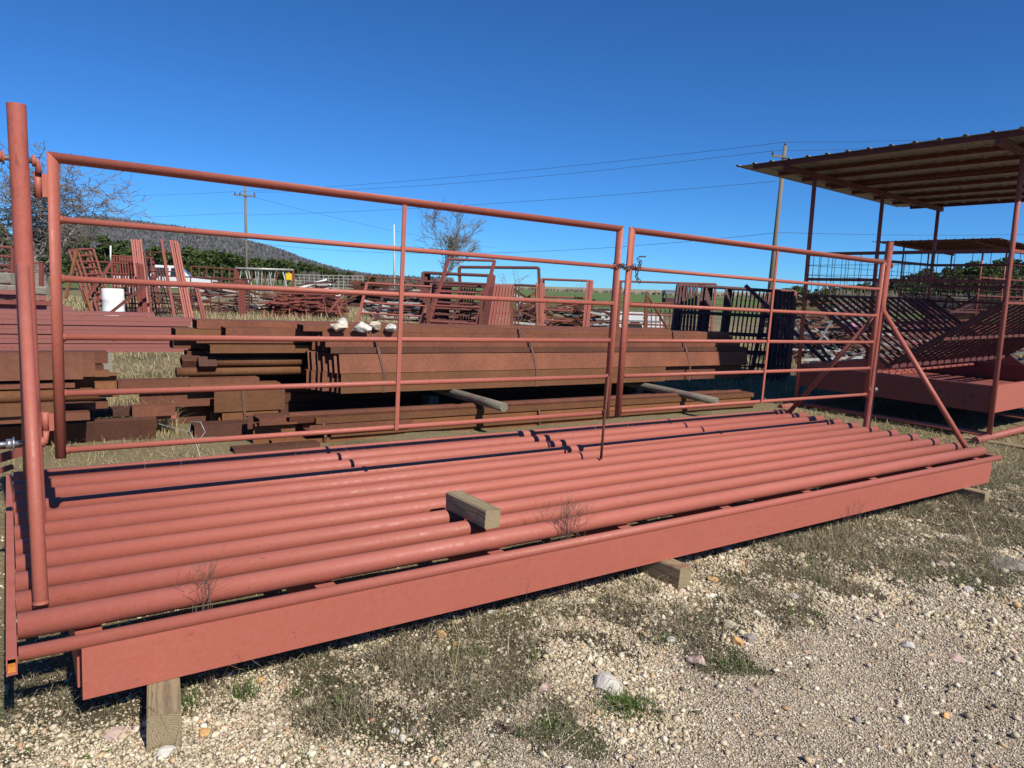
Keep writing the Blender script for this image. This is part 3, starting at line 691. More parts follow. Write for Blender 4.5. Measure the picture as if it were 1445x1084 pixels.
# F: long primed tubes, and the pile of primed bars behind them
lf = 'faded pink primed steel tube in the neat stack of parallel tubes, upper left'; gf = 'primed tubes of the neat stack'
for r_ in range(8):
    for k in range(3):
        chan(-6.5, (1.80 if r_ < 7 else 1.88)+J(.02), 6.5+.053*k+(.012 if r_ % 2 else 0), .25+.0515*r_, 'tube', M['redF'], lf, gf, 'steel_tube', .049, .05)
for k in range(3): chan(-6.5, 1.42+J(.04), 6.66+.09*k, .664, 'tube', M['redF'], lf, gf, 'steel_tube', .03, .08)
lg = 'dull red primed bar in the loose pile behind the neat stack of tubes'; gg = 'primed bars of the loose pile'
for r_ in range(7):
    for k in range(2):
        chan(-6.0, .5-.14*r_+J(.1)+.55, 8.3+.12*k+.10*(r_ % 2)+.02*r_, .42+.062*r_, 'tube', M['redmid'] if r_ % 3 == 1 else M['redF'], lg, gg, 'steel_tube', .05, .09)
for x in (-3.0, .9):
    mb = MB(); mb.box((-.07, 0, 0), (.07, .55, .62)); tag(mb.build('timber_block', M['greywood'], None, G @ T(x, 6.46, -.372)), 'weathered timber bearer under the %s of the neat primed tube stack' % ('left part' if x < 0 else 'right end'), 'timber block', 'bearers')
for x, y, h in ((-.9, 4.1, .285), (-2.6, 4.1, .285)):
    mb = MB(); mb.box((-.07, 0, 0), (.07, .7, h)); tag(mb.build('timber_block', M['greywood'], None, G @ T(x, y, -.372)), 'shaded timber bearer under the left channel bundle', 'timber block', 'bearers')
for x in (1.75, 4.5, 8.2):
    mb = MB(); mb.box((-.07, 0, 0), (.07, .6, .17 if x > 3 else .17)); tag(mb.build('timber_block', M['greywood'], None, G @ T(x, 5.24, -.372)), 'timber bearer hidden in shade under the staggered high bundle', 'timber block', 'bearers')

def round_post(label, a, b_, r):
    a = np.array(a, float); b_ = np.array(b_, float); d = b_-a; l = np.linalg.norm(d)
    mb = MB(); mb.tube([(-l/2, 0, 0), (-l/4, .004, 0), (0, -.004, .002), (l/4, .003, 0), (l/2, 0, 0)], [r*1.05, r, r*1.02, r*.97, r*.95], 18)
    xa = Vector(d/l); ya = Vector((0, 0, 1)).cross(xa).normalized(); za = xa.cross(ya); c_ = (a+b_)/2
    mt = Matrix([[xa[i], ya[i], za[i], c_[i]] for i in range(3)]+[[0, 0, 0, 1]])
    tag(mb.build('round_post', M['pole'], None, G @ mt), label, 'wooden post', 'round posts under the big bundle')
round_post('grey round post under the big bundle, its cut end showing behind the wide gate', (4.37, 5.1, -.052), (4.352, 3.42, -.026), .052)
round_post('long weathered round wooden post under the big bundle, sloping down behind the short gate', (7.50, 5.1, -.05), (7.76, 3.36, -.10), .052)

def strap(label, pts, grp='steel bands'):
    mb = MB(); w_ = .022
    P = [np.array(p, float) for p in pts]
    for a, b_ in zip(P[:-1], P[1:]):
        mb.bar(a, b_, .0022, w_) if abs(b_[2]-a[2]) > abs(b_[1]-a[1])*3 and False else mb.bar(a, b_, w_*1.3, .005)
    tag(mb.build('steel_band', M['band'], None, G), label, 'steel band', grp)
for x, lab in ((3.42, 'first'), (5.55, 'second'), (8.45, 'third')):
    strap('flat steel band round the big raised bundle, the %s from its near end' % lab,
          [(x-.10, 4.80, .728), (x-.05, 4.575, .58), (x-.03, 4.575, .508), (x-.02, 4.548, .437), (x+.02, 4.492, .226), (x+.025, 4.494, .002)])
for x, lab in ((2.50, 'first'), (5.15, 'second'), (8.2, 'third')):
    strap('flat steel band round the low front bundle, the %s from its near end' % lab,
          [(x-.06, 4.2, -.12), (x-.02, 3.965, -.085), (x+.02, 3.90, -.15), (x+.03, 3.872, -.19), (x+.04, 3.855, -.31), (x+.04, 3.89, -.385)])
strap('flat steel band round the middle orange brown bundle', [(1.98, 5.05, .085), (2.0, 4.84, .03), (2.02, 4.842, -.2), (2.05, 4.845, -.37)])

def rock(label, mtx, s, m, seed, cat='rock', grp=None, name='rock', sub=3, rough=.30):
    import bmesh
    bm = bmesh.new(); bmesh.ops.create_icosphere(bm, subdivisions=sub, radius=1)
    rs = random.Random(seed); cuts = [(Vector((rs.gauss(0, 1), rs.gauss(0, 1), rs.gauss(0, 1))).normalized(), rs.uniform(.48, .85)) for _ in range(17)]
    ph = [rs.uniform(0, 6) for _ in range(6)]
    for v in bm.verts:
        c_ = v.co
        for n_, d in cuts:
            e = c_.dot(n_)-d
            if e > 0: c_ -= n_*e*.92
        f = 1+rough*.25*(math.sin(c_.x*5+ph[0])*math.sin(c_.y*4+ph[1])+.5*math.sin(c_.z*9+ph[2])*math.sin(c_.x*11+ph[3]))
        v.co = Vector((c_.x*s[0]*f, c_.y*s[1]*f, c_.z*s[2]*f))
    me = bpy.data.meshes.new(name); bm.to_mesh(me); bm.free(); me.materials.append(m)
    return tag(link(name, me, None, mtx), label, cat, grp)
# pale lumps on top of the big bundle
for k, (x, y, z, s, lab) in enumerate(((2.97, 4.70, .735, (.115, .08, .06), 'leftmost cream lump of stone on top of the big rusty bundle'), (3.08, 4.82, .765, (.12, .08, .075), 'pale stone with dark seams, second from the left on top of the bundle'),
        (3.25, 4.69, .735, (.13, .085, .07), 'grey spotted white stone in the middle of the row on top of the bundle'), (3.43, 4.76, .75, (.125, .08, .065), 'blocky cream stone, fourth in the row on top of the bundle'), (3.62, 4.74, .735, (.13, .08, .055), 'flat white stone at the right end of the row on top of the bundle'))):
    rock(lab, G @ T(x, y, z-.02) @ Matrix.Rotation(k*1.3, 4, 'Z'), s, M['rocky'] if k in (0, 3) else M['rockw'], 40+k, 'rock', 'pale stones on the bundle')

# ------------------------------------------------------------------ roofed hay feeder
U, VV = np.array([.6, -.8, 0]), np.array([.8, .6, 0])
def feeder(ox, oy, oz, label):
    FM = Matrix([[U[0], VV[0], 0, ox], [U[1], VV[1], 0, oy], [0, 0, 1, oz], [0, 0, 0, 1]])
    t = thing('hay_feeder', label, 'hay feeder', FM, 'roofed hay feeders')
    W_, D_ = 2.716, 4.15
    def p(mb, nm, m, par=None): return mb.build(nm, m, par or t)
    zr = lambda v: 3.62-.032*(v+.8)
    for u_ in (0, W_):
        for v_ in (0, D_/2, D_):
            mb = MB(); mb.tube([(u_, v_, 0), (u_, v_, 2.4), (u_, v_, zr(v_)-.13)], .031, 12); p(mb, 'post', M['red2'])
    for u_ in (0, W_):
        mb = MB(); mb.box((u_-.03, -.8, 0), (u_+.03, 4.3, .075))
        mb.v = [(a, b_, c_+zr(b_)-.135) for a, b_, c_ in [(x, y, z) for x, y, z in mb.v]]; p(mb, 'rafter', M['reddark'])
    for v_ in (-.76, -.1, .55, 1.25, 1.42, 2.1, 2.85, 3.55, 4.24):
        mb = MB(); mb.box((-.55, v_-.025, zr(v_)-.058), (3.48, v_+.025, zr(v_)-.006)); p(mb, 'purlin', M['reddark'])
    prof = [(0, 0), (.02, .022), (.045, .022), (.065, 0), (.285, 0)]
    for k in range(5):
        mb = MB(); u0 = -.82+.864*k; top = []
        for j in range(3): top += [(u0+.288*j+a, h) for a, h in prof]
        top.append((u0+.866, 0)); n = len(top)
        vs_ = []
        for v_ in (-.84, 4.32):
            vs_ += [(a, v_+R.uniform(-.01, .01)*0, zr(v_)+h) for a, h in top]+[(a, v_, zr(v_)+h-.0025) for a, h in top]
        fs = []
        for j in range(n-1):
            fs += [(j, j+1, 2*n+j+1, 2*n+j), (n+j+1, n+j, 3*n+j, 3*n+j+1), (j, n+j, n+j+1, j+1), (2*n+j, 2*n+j+1, 3*n+j+1, 3*n+j)]
        fs += [(0, 2*n, 3*n, n), (n-1, 2*n-1, 4*n-1, 3*n-1)]
        mb.add(vs_, fs); p(mb, 'roof_sheet', M['roof'])
    for u_ in (0, W_):
        mb = MB(); mb.tube([(u_, -.42, -.015), (u_, 4.9, -.015)], .047, 14); p(mb, 'skid', M['red2'])
    for v_ in (.0, 2.07, D_):
        mb = MB(); mb.tube([(0, v_, .02), (W_, v_, .02)], .032, 10); p(mb, 'cross_tube', M['red2'])
    # trough
    z0, z1 = .30, .63
    mb = MB(); mb.box((.03, -.008, z0), (W_-.03, .008, z1)); p(mb, 'trough_end', M['redmid'])  # same paint as the sides, darkened to carry the shade on this end
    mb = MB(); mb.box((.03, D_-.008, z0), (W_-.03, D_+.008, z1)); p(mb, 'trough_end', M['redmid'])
    for u_ in (-.008, W_-.008):
        mb = MB(); mb.box((u_, .03, z0), (u_+.016, D_-.03, z1)); p(mb, 'trough_side', M['red'])
    mb = MB(); mb.box((.02, .02, z0+.02), (W_-.02, D_-.02, z0+.03)); p(mb, 'trough_floor', M['redmid'])
    for a, b_ in (((.0, .02, z1), (W_, .02, z1)), ((0, D_, z1), (W_, D_, z1)), ((W_-.03, 0, z1), (W_-.03, D_, z1)), ((.03, 0, z1), (.03, D_, z1)), ((.9, 0, z1-.06), (.9, D_, z1-.06))):
        mb = MB(); mb.bar(a, b_, .05, .03); p(mb, 'trough_rim', M['red2'])
    for v_ in (.0, D_):                                   # plain gusset plates at the ends of the V
        mb = MB(); mb.add([(W_/2-.35, v_-.004, .60), (W_/2+.35, v_-.004, .60), (W_/2, v_-.004, .84), (W_/2-.35, v_+.004, .60), (W_/2+.35, v_+.004, .60), (W_/2, v_+.004, .84)],
                           [(0, 1, 2), (5, 4, 3), (0, 3, 4, 1), (1, 4, 5, 2), (2, 5, 3, 0)]) 
        if v_: p(mb, 'gusset', M['red'])
    # V shaped hay rack: slats from the side rails down to the middle
    um, zt, zb = W_/2, 1.70, .78
    for u_ in (0, W_):
        for z_ in (zt, 2.33):
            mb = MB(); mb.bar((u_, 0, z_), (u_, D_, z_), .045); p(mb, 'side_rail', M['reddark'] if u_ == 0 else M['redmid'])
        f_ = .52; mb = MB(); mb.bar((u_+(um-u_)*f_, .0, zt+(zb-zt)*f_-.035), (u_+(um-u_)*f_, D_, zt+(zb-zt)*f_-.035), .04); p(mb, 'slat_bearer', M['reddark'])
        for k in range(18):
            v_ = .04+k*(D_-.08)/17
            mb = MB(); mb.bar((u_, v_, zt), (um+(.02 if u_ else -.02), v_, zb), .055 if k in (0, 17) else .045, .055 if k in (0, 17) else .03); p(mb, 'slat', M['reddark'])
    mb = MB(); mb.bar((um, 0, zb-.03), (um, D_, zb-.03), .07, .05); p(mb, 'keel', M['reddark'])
    for v_ in (0, D_):
        for z_ in (2.33, 1.95)+((1.67,) if v_ else ()):
            mb = MB(); mb.bar((.04, v_, z_), (W_-.04, v_, z_), .045); p(mb, 'end_rail', M['redmid'])
    # welded wire panels above the rack
    def wires(fn, wa, za, zb_, na, nb, nm):
        mb = MB()
        for k in range(na+1): q = wa*k/na; mb.bar(fn(q, za), fn(q, zb_), .006)
        for k in range(nb+1): z_ = za+(zb_-za)*k/nb; mb.bar(fn(0, z_), fn(wa, z_), .006)
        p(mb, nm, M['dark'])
    wires(lambda q, z_: (q, -.03, z_), W_, 1.72, 2.31, 13, 4, 'wire_panel')
    wires(lambda q, z_: (q, D_+.03, z_), W_, .95, 2.31, 13, 9, 'wire_panel')
    wires(lambda q, z_: (-.03, q, z_), D_, 1.72, 2.31, 20, 4, 'wire_panel')
    wires(lambda q, z_: (W_+.03, q, z_), D_, 1.72, 2.31, 20, 4, 'wire_panel')
    mb = MB(); mb.bar((0, 0, 1.70), (.0, .0, 1.62), .06); p(mb, 'bracket', M['redmid'])
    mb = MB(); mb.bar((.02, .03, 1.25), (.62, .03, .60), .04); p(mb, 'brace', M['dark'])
    return t
feeder(4.47, 11.23, float(gh(5.5, 10.5))+.055, 'dark red roofed hay feeder with slatted V rack, beside the far end of the guard')
feeder(14.7, 27.9, .05, 'second roofed hay feeder standing far behind the first, seen through its wire panels')
for u_, v_, lab in ((2.716, -.1, 'timber block under the near skid end of the hay feeder'), (0, .1, 'timber block under the far skid end of the hay feeder')):
    q = np.array([4.47, 11.23, 0])+u_*U+v_*VV
    mb = MB(); mb.box((-.28, -.07, -.14), (.45, .07, .0), .006)
    tag(mb.build('timber_block', M['wood'], None, T(q[0], q[1], float(gh(q[0], q[1]))+.03) @ Matrix.Rotation(-.9, 4, 'Z')), lab, 'timber block', 'blocks under the hay feeder')

# ------------------------------------------------------------------ yard stock in the background
def seg_panel(name, label, cat, BL, BR, TL, TR, rails, m, r=.024, uprights=(), grp=None, stiles=True, top=True, m2=None):
    BL, BR, TL, TR = [np.array(p, float) for p in (BL, BR, TL, TR)]
    c_ = (BL+BR)/2; t = thing(name, label, cat, T(*c_), grp); BL, BR, TL, TR = BL-c_, BR-c_, TL-c_, TR-c_
    if stiles:
        for a, b_ in ((BL, TL), (BR, TR)): mb = MB(); mb.bar(a, b_, r*2.1); mb.build('stile', m, t)
    rs = list(rails)
    for f in rs:
        mb = MB(); mb.tube([BL+(TL-BL)*f, BR+(TR-BR)*f], r*(1.05 if f > .97 else .85), 7, False); mb.build('rail', m2 or m, t)
    for f in uprights:
        mb = MB(); mb.bar(BL+(BR-BL)*f, TL+(TR-TL)*f, r*1.3); mb.build('upright', m, t)
    return t
def panel(label, bl, br, tl, tr, Y1, Y2=None, dy=.6, rails=(.08, .26, .44, .62, .8, 1), m='redmid', name='gate_panel', n=1, step=(0.05, -.13), **kw):
    Y2 = Y2 or Y1
    BL, BR = gp(bl, Y1), gp(br, Y2); BL[2] += .04; BR[2] += .04
    TL, TR = atY(*tl, Y1+dy), atY(*tr, Y2+dy)
    t = seg_panel(name, label, 'gate', BL, BR, TL, TR, rails, M[m], **kw)
    for k in range(1, n):
        c_ = copy_tree(t); c_.location = t.location+Vector((step[0]*k, step[1]*k, 0))
    return t
def bar(label, pb, pt, Y, dy=.5, m='redmid', w_=.06, name='steel_bar', grp='loose steel bars', z0=None, sq=True):
    a = gp(pb[0] if hasattr(pb, '__len__') else pb, Y) if not hasattr(pb, '__len__') else atY(*pb, Y); b_ = atY(*pt, Y+dy)
    mb = MB(); b2 = b_-a
    if sq: mb.bar((0, 0, 0), b2, w_)
    else: mb.tube([(0, 0, 0), b2], w_/2, 8)
    return tag(mb.build(name, M[m], None, T(*a)), label, 'steel bar', grp)

R6 = (.05, .25, .44, .62, .8, 1.)
g1 = 'gates and panels leaning in the yard behind the white drum'
panel('narrow tall red ladder-like panel leaning left, left of the white drum', 128, 150, (97, 353), (119, 351), 21, dy=1, rails=[i/11 for i in range(1, 12)], n=3, step=(.16, -.05), grp=g1)
panel('wide six rail red gate standing behind the white drum', 134, 198, (127, 369), (194, 373), 22.2, rails=R6, uprights=(.45,), n=2, step=(.02, .16), grp=g1)
panel('red barred panel with many uprights behind the wide gate by the white drum', 162, 201, (157, 361), (191, 363), 23.6, rails=(.1, .5, 1), uprights=[i/9 for i in range(1, 9)], n=3, step=(.18, .22), grp=g1)
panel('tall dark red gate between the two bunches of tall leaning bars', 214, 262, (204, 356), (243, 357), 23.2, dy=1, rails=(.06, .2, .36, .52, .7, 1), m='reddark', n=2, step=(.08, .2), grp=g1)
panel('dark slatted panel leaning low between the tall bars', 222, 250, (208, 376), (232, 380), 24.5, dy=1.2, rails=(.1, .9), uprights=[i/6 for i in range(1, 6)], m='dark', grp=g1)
gl = 'tall primed bars leaning in two bunches'
for k in range(5): bar('tall pink primed bar leaning in the left bunch above the white drum', 199+3.1*k, (185.5+3.2*k, 338+(k % 2)), 21.3+.06*(k % 2), 1.2, 'red2', .048, 'steel_bar', gl)
for k in range(4): bar('short orange red bar standing in front of the left bunch of tall bars', 198+3.4*k, (193.5+2.4*k, 371+k), 20.9+.06*(k % 2), .6, 'redmid', .05, 'steel_bar', 'short bars before the left bunch')
bar('single tall red bar leaning by itself between the two bunches', 247, (227.3, 338.5), 21.5, 1.2, 'redmid', .08)
for k in range(4): bar('tall pink primed bar leaning in the right bunch of four', 263+3.4*k, (240+3.3*k, 339.5+.4*k), 21+.06*(k % 2), 1.2, 'red2', .052, 'steel_bar', gl)
for k in range(2): bar('shorter leaning red bar of a pair, right of the bunch of four', 289+3*k, (276+3*k, 407), 20.5, .6, 'redmid', .06, 'steel_bar', 'pair of short leaning bars')
bar('red prop slanting across the wide gate above the drum', (123, 421), (157.6, 369.5), 20.9, .6, 'redmid', .07)
bar('brown prop slanting across the front of the white drum', (154, 443), (223, 389), 19.9, 1, 'reddark', .07)
bar('orange rusty stake leaning left of the white drum', (130.5, 446), (117.7, 408), 19.2, .2, 'rust2', .07)
bar('rusty prop leaning against the narrow ladder-like panel', (92.5, 421), (109, 352), 20.5, .6, 'rust2', .07)
bar('thin white pipe upright behind the wide gate', (156, 370), (156, 347), 24, 0, 'white', .05, sq=False)
panel('long low dark red fence panel behind the tall bars', 216, 338, (214, 389), (342, 394), 26, dy=.1, rails=(.08, .3, .5, .72, 1), m='reddark', uprights=(.33, .66), n=2, step=(.1, .5), grp='low panels in the middle distance')
a = gp(342, 25.6); b_ = atY(342, 396, 25.6)
mb = MB()
for k in range(4): mb.bar((-.09+.06*k, 0, 0), (-.09+.06*k, .02, b_[2]-a[2]), .052)
tag(mb.build('panel_stack', M['redmid'], None, T(*a)), 'upright red pack of panel edges at the end of the long low fence panel', 'panel stack')

# drum
a = gp(161, 20.7); t = thing('plastic_drum', 'white plastic drum standing in the grass before the red gates', 'drum', T(*a))
prof = [(0, .0), (.26, 0), (.285, .03), (.285, .27), (.292, .29), (.285, .31), (.285, .58), (.292, .60), (.285, .62), (.285, .86), (.27, .885), (.24, .89), (.24, .88), (0, .875)]
n = 28; mb = MB(); vs_ = [(r_*math.cos(2*math.pi*j/n), r_*math.sin(2*math.pi*j/n), z) for r_, z in prof for j in range(n)]
mb.add(vs_, [(i*n+j, i*n+(j+1) % n, (i+1)*n+(j+1) % n, (i+1)*n+j) for i in range(len(prof)-1) for j in range(n)], True)
mb.v = [(x, y, z*1.04) for x, y, z in mb.v]; mb.build('body', M['white'], t)
mb = MB(); mb.tube([(.12, 0, .90), (.12, 0, .93)], .035, 12); mb.tube([(-.12, 0, .90), (-.12, 0, .93)], .035, 12); mb.build('bung', M['white'], t)

# left edge: low pen, grey beams, small post
panel('low red pen panel at the left edge of the yard', -40, 17, (-40, 345), (18.5, 350), 24, dy=0, rails=(.0, .22, .62, .85, 1), m='redmid', uprights=(.55,), r=.045, grp='low panels in the middle distance')
panel('lower dull red panel behind the pen at the left edge', -40, 16, (-40, 372), (15, 376), 25.2, dy=0, rails=(.1, .5, 1), m='reddark', r=.06, grp='low panels in the middle distance')
for px0, px1, py, h_, lab in ((-60, 21, 392, .26, 'thick silvered beam lying at the left edge, upper of two'), (-60, 71, 408, .20, 'long silvered beam lying behind the primed tubes, lower of two')):
    a = atY(px0, py-2, 17.5); c_ = atY(px1, py+1, 17.5); mb = MB(); l = (c_[0]-a[0])/2
    mb.box((-l, -.16, -h_/2), (l, .16, h_/2), .03)
    o = mb.build('timber_beam', M['greywood'], None, T(*((a+c_)/2)) @ Matrix.Rotation(.02, 4, 'Y')); tag(o, lab, 'timber beam', 'silvered beams')
    for f in (-.7, .6):
        mb = MB(); gz_ = float(gh(a[0], 17.5)); zz = ((a+c_)/2)[2]-h_/2; x_ = ((a+c_)/2)[0]+f*l*.8
        mb.box((-.09, -.2, 0), (.09, .2, max(.05, zz-gz_-.02))); tag(mb.build('timber_block', M['greywood'], None, T(x_, 17.5, gz_)), 'dark bearer under the %s silvered beam' % ('upper' if px1 < 50 else 'lower'), 'timber block', 'bearers')
a = gp(58, 19.5); b_ = atY(58.5, 371, 19.5); mb = MB(); mb.bar((0, 0, 0), b_-a, .09); mb.bar(np.array(b_-a)+[-.35, 0, -.02], np.array(b_-a)+[.02, 0, -.02], .06)
tag(mb.build('short_post', M['redmid'], None, T(*a)), 'short red post with a rail stub standing behind the grey beams', 'post')
# red frame of another guard at the very left
mb = MB(); mb.bar((-.48, 2.95, -.19), (.06, 3.2, -.10), .05); mb.bar((-.5, 2.75, -.26), (.0, 3.02, -.16), .03); mb.tube([(-.30, 3.0, -.3), (-.30, 3.0, .18)], .03, 12); mb.tube([(-.62, 2.85, -.25), (-.22, 2.9, -.2)], .04, 12)
tag(mb.build('angle_frame', M['redmid'], None, G), 'dull red angle iron frame lying beyond the near end of the guard', 'steel frame')

# middle distance
a, b_ = gp(334, 34), gp(413, 35); t = thing('pipe_rack', 'rack of thin grey galvanised pipes hanging from a top rail, in the middle distance', 'pipe rack', T(*((a+b_)/2)))
c_ = (a+b_)/2; tl, tr = atY(332, 378.5, 34)-c_, atY(414, 381, 35)-c_
mb = MB(); mb.tube([tl, tr], .05, 8); mb.build('top_rail', M['galv'], t)
for f in (0, 1): mb = MB(); q = tl+(tr-tl)*f; mb.bar((q[0], q[1], 0), q, .09); mb.build('leg', M['redmid'], t)
for k in range(17):
    f = (k+.5)/17; q = tl+(tr-tl)*f+np.array([0, .1, -.02]); dx = R.choice((-1, 1))*R.uniform(.05, .5); mb = MB()
    mb.tube([q, (q[0]+dx, q[1]+R.uniform(-.3, .3), .05+R.uniform(0, .1))], .028, 6, False); mb.build('pipe', M['galv'] if k % 4 else M['redmid'], t)
a = atY(408, 391, 33.5); mb = MB(); mb.box((-.11, -.09, -.16), (.11, .09, .16), .03); mb.box((-.04, -.1, .16), (.04, .0, .2)); tag(mb.build('yellow_tank', M['yellow'], None, T(*a)), 'small yellow tank at the right end of the galvanised pipe rack', 'tank')
panel('pale grey run of field fence panels, middle distance', 418, 512, (415, 388), (512, 390), 55, dy=0, rails=[i/7 for i in range(1, 8)], m='galv', uprights=[i/14 for i in range(1, 14)], r=.03, name='fence_panel', grp='far fences')
panel('rust coloured far fence before the tree line, right of the grey fence panels', 497, 610, (497, 389), (610, 396), 60, dy=0, rails=(.15, .4, .7, 1), m='redmid', uprights=[i/10 for i in range(1, 10)], r=.05, name='fence_panel', grp='far fences')
panel('dark rusty far fence across the pines, left of the pipe rack', 270, 335, (270, 376), (335, 381), 48, dy=0, rails=(.2, .6, 1), m='rust', uprights=[i/6 for i in range(1, 6)], r=.05, name='fence_panel', grp='far fences')
def pile(name, label, px0, px1, py0, py1, Y, nb, mats, r=.04, lmin=.8, lmax=2.4, seed=1, flat=.12):
    rs = random.Random(seed); a = gp((px0+px1)/2, Y); t = thing(name, label, 'scrap pile', T(*a))
    hw = (px1-px0)/2*Y/FPX; hh = max(.2, (atY((px0+px1)/2, py0, Y)-a)[2])
    mbs = {k: MB() for k in mats}
    for k in range(nb):
        x = rs.uniform(-hw, hw); z = rs.uniform(.03, 1)**1.3*hh*(1-.6*abs(x/hw)**2); l = rs.uniform(lmin, lmax)/2; an = rs.gauss(0, .35); el = rs.gauss(0, flat)
        d = np.array([math.cos(an)*math.cos(el), math.sin(an)*math.cos(el), math.sin(el)])*l; p_ = np.array([x, rs.uniform(-.8, .8), z+.03])
        a0, a1 = p_-d, p_+d; a0[2] = max(a0[2], .03); a1[2] = max(a1[2], .03); a0[0] = max(-hw*1.08, min(hw*1.08, a0[0])); a1[0] = max(-hw*1.08, min(hw*1.08, a1[0]))
        if np.linalg.norm(a1-a0) < .15: continue
        mbs[rs.choice(mats)].bar(a0, a1, r*rs.uniform(.6, 1.5))
    for k, q in mbs.items():
        if q.v: tag(q.build('scrap_bars', M[k], t), None, None, None, 'stuff')
    return t
pile('scrap_pile', 'low heap of dark red broken frames in the grass, behind the pale stones', 385, 480, 411, 437, 27.5, 130, ['redmid', 'reddark', 'rust'], .05, 1, 2.6, 3, .08)
pile('scrap_pile', 'long low tangle of grey and white bits below the pipe rack', 262, 400, 400, 416, 28, 90, ['galv', 'dark', 'rust', 'reddark'], .05, .4, 1.4, 4)
pile('scrap_pile', 'dark rusty heap of steel left of the leaning six rail gate', 496, 552, 399, 412, 40, 120, ['rustdark', 'rust', 'dark'], .09, .8, 2.5, 5)
pile('scrap_pile', 'row of grey scrap pipes before the far fence', 425, 475, 399, 410, 38, 70, ['galv', 'white', 'rust', 'dark'], .07, .5, 2, 6)
pile('scrap_pile', 'grey tangle of pipes seen through the leaning six rail gate', 520, 605, 408, 436, 30, 120, ['galv', 'grey', 'dark', 'rust'], .06, .5, 2, 8)
panel('tilted red frame standing on the low heap of broken frames', 384, 482, (389, 414), (471, 416), 26.5, dy=.5, rails=(.3, .6, 1), m='redmid', uprights=(.25, .5, .8), r=.03, grp='gates leaning behind the bundles')
bar('red strut leaning at the right end of the low heap of frames', (464, 441), (485, 413), 24, .2, 'redmid', .07)
g2 = 'gates leaning behind the bundles'
panel('bright red six rail gate leaning right, alone left of the dense stacks', 500, 588, (518, 399.5), (612, 405), 19.6, dy=.9, rails=(.06, .22, .42, .62, .8, 1), m='red2', grp=g2, r=.03)
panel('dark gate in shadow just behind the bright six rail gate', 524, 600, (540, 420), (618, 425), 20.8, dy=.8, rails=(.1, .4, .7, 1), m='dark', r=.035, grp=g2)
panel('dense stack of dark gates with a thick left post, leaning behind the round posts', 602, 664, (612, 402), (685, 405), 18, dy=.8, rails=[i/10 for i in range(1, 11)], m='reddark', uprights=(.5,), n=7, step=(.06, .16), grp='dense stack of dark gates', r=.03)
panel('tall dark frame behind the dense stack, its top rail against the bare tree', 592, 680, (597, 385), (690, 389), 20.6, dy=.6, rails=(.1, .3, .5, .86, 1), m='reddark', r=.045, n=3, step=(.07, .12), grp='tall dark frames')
panel('tallest leaning red frame with open top, before the dense stack of gates', 594, 664, (633, 366), (698, 368), 17.4, dy=1.0, rails=(.07, .28, .46, .62, 1), m='redmid', uprights=(), r=.032, grp=g2)
panel('upright dark frame whose top rail stands against the sky between the leaning gates', 652, 764, (648, 377), (760, 378), 22, dy=.1, rails=(.15, .35, .55, 1), m='reddark', r=.045, grp=g2)
for k in range(13): bar('pink primed bar in the ribbed sheet of bars leaning behind the big bundle', 683+2.4*k, (699+2.15*k, 400.5+.05*k), 16.5+.05*(k % 2), 1.0, 'red2', .026, 'steel_bar', 'ribbed sheet of leaning bars')
for px, py, lab in ((604, 418, 'brown upright stake before the dense stack of gates'), (678.5, 424, 'brown upright stake left of the ribbed sheet of bars'), (722, 424, 'brown upright stake right of the ribbed sheet of bars')):
    bar(lab, px, (px+.3, py), 12.2, .02, 'rust', .055, 'stake', 'stakes behind the bundle')
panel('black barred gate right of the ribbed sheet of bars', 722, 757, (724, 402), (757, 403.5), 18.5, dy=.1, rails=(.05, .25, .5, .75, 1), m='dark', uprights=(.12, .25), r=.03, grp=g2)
for k in range(4): bar('pink primed bar standing in the bunch at the left end of the seven rail gate', 759.5+2.4*k, (757+2.9*k, 399+3*(k % 2)), 16.6+.03*k, .3, 'red2' if k != 1 else 'rust2', .034, 'steel_bar', 'bars by the seven rail gate')
panel('red seven rail gate leaning right of the upright bars, near the drop rod', 768, 822, (764, 394), (832, 396.5), 17.3, dy=.9, rails=(.04, .17, .3, .44, .58, .76, 1), m='redmid', r=.028, n=2, step=(.05, .12), grp=g2)
for k in range(4): bar('pink primed bar leaning in the bunch at the right end of the seven rail gate', 819+2.3*k, (829+2.5*k, 396), 16.8+.04*(k % 2), .9, 'red2', .032, 'steel_bar', 'bars by the seven rail gate')
panel('long thin rail gate behind the meeting stiles of the two gate leaves', 868, 1000, (874, 397), (1010, 401), 18.5, dy=.4, rails=(.1, .3, .42, .55, 1), m='redmid', r=.026, grp=g2)
for pb, pt, lab in ((868, (875.5, 398), 'rusty notched post just right of the meeting gate stiles'), (907, (913, 416), 'rusty notched post in front of the white pickup')):
    a = gp(pb, 17); b2 = atY(*pt, 17.1)-a; mb = MB(); mb.bar((0, 0, 0), b2, .07)
    for k in range(1, 12): q = b2*k/12; mb.bar(q+np.array([-.055, 0, -.02]), q+np.array([.055, 0, .02]), .035)
    tag(mb.build('notched_post', M['rust'], None, T(*a)), lab, 'post', 'notched rusty posts')
bar('rusty diagonal rod leaning right of the white pickup', (943, 466), (913, 417), 17.5, .3, 'rust', .04)
panel('thin barred panel standing in dry grass right of the white pickup', 912, 950, (913, 428), (952, 428), 19.5, dy=.1, rails=(.2, .5, .8, 1), m='rust', uprights=[i/6 for i in range(1, 6)], r=.02, grp=g2)
pile('scrap_pile', 'heap of grey pipe and white bits behind the seven rail gate', 770, 865, 424, 448, 26, 150, ['galv', 'grey', 'rust', 'rustdark', 'dark', 'rust'], .05, .5, 2.2, 9)
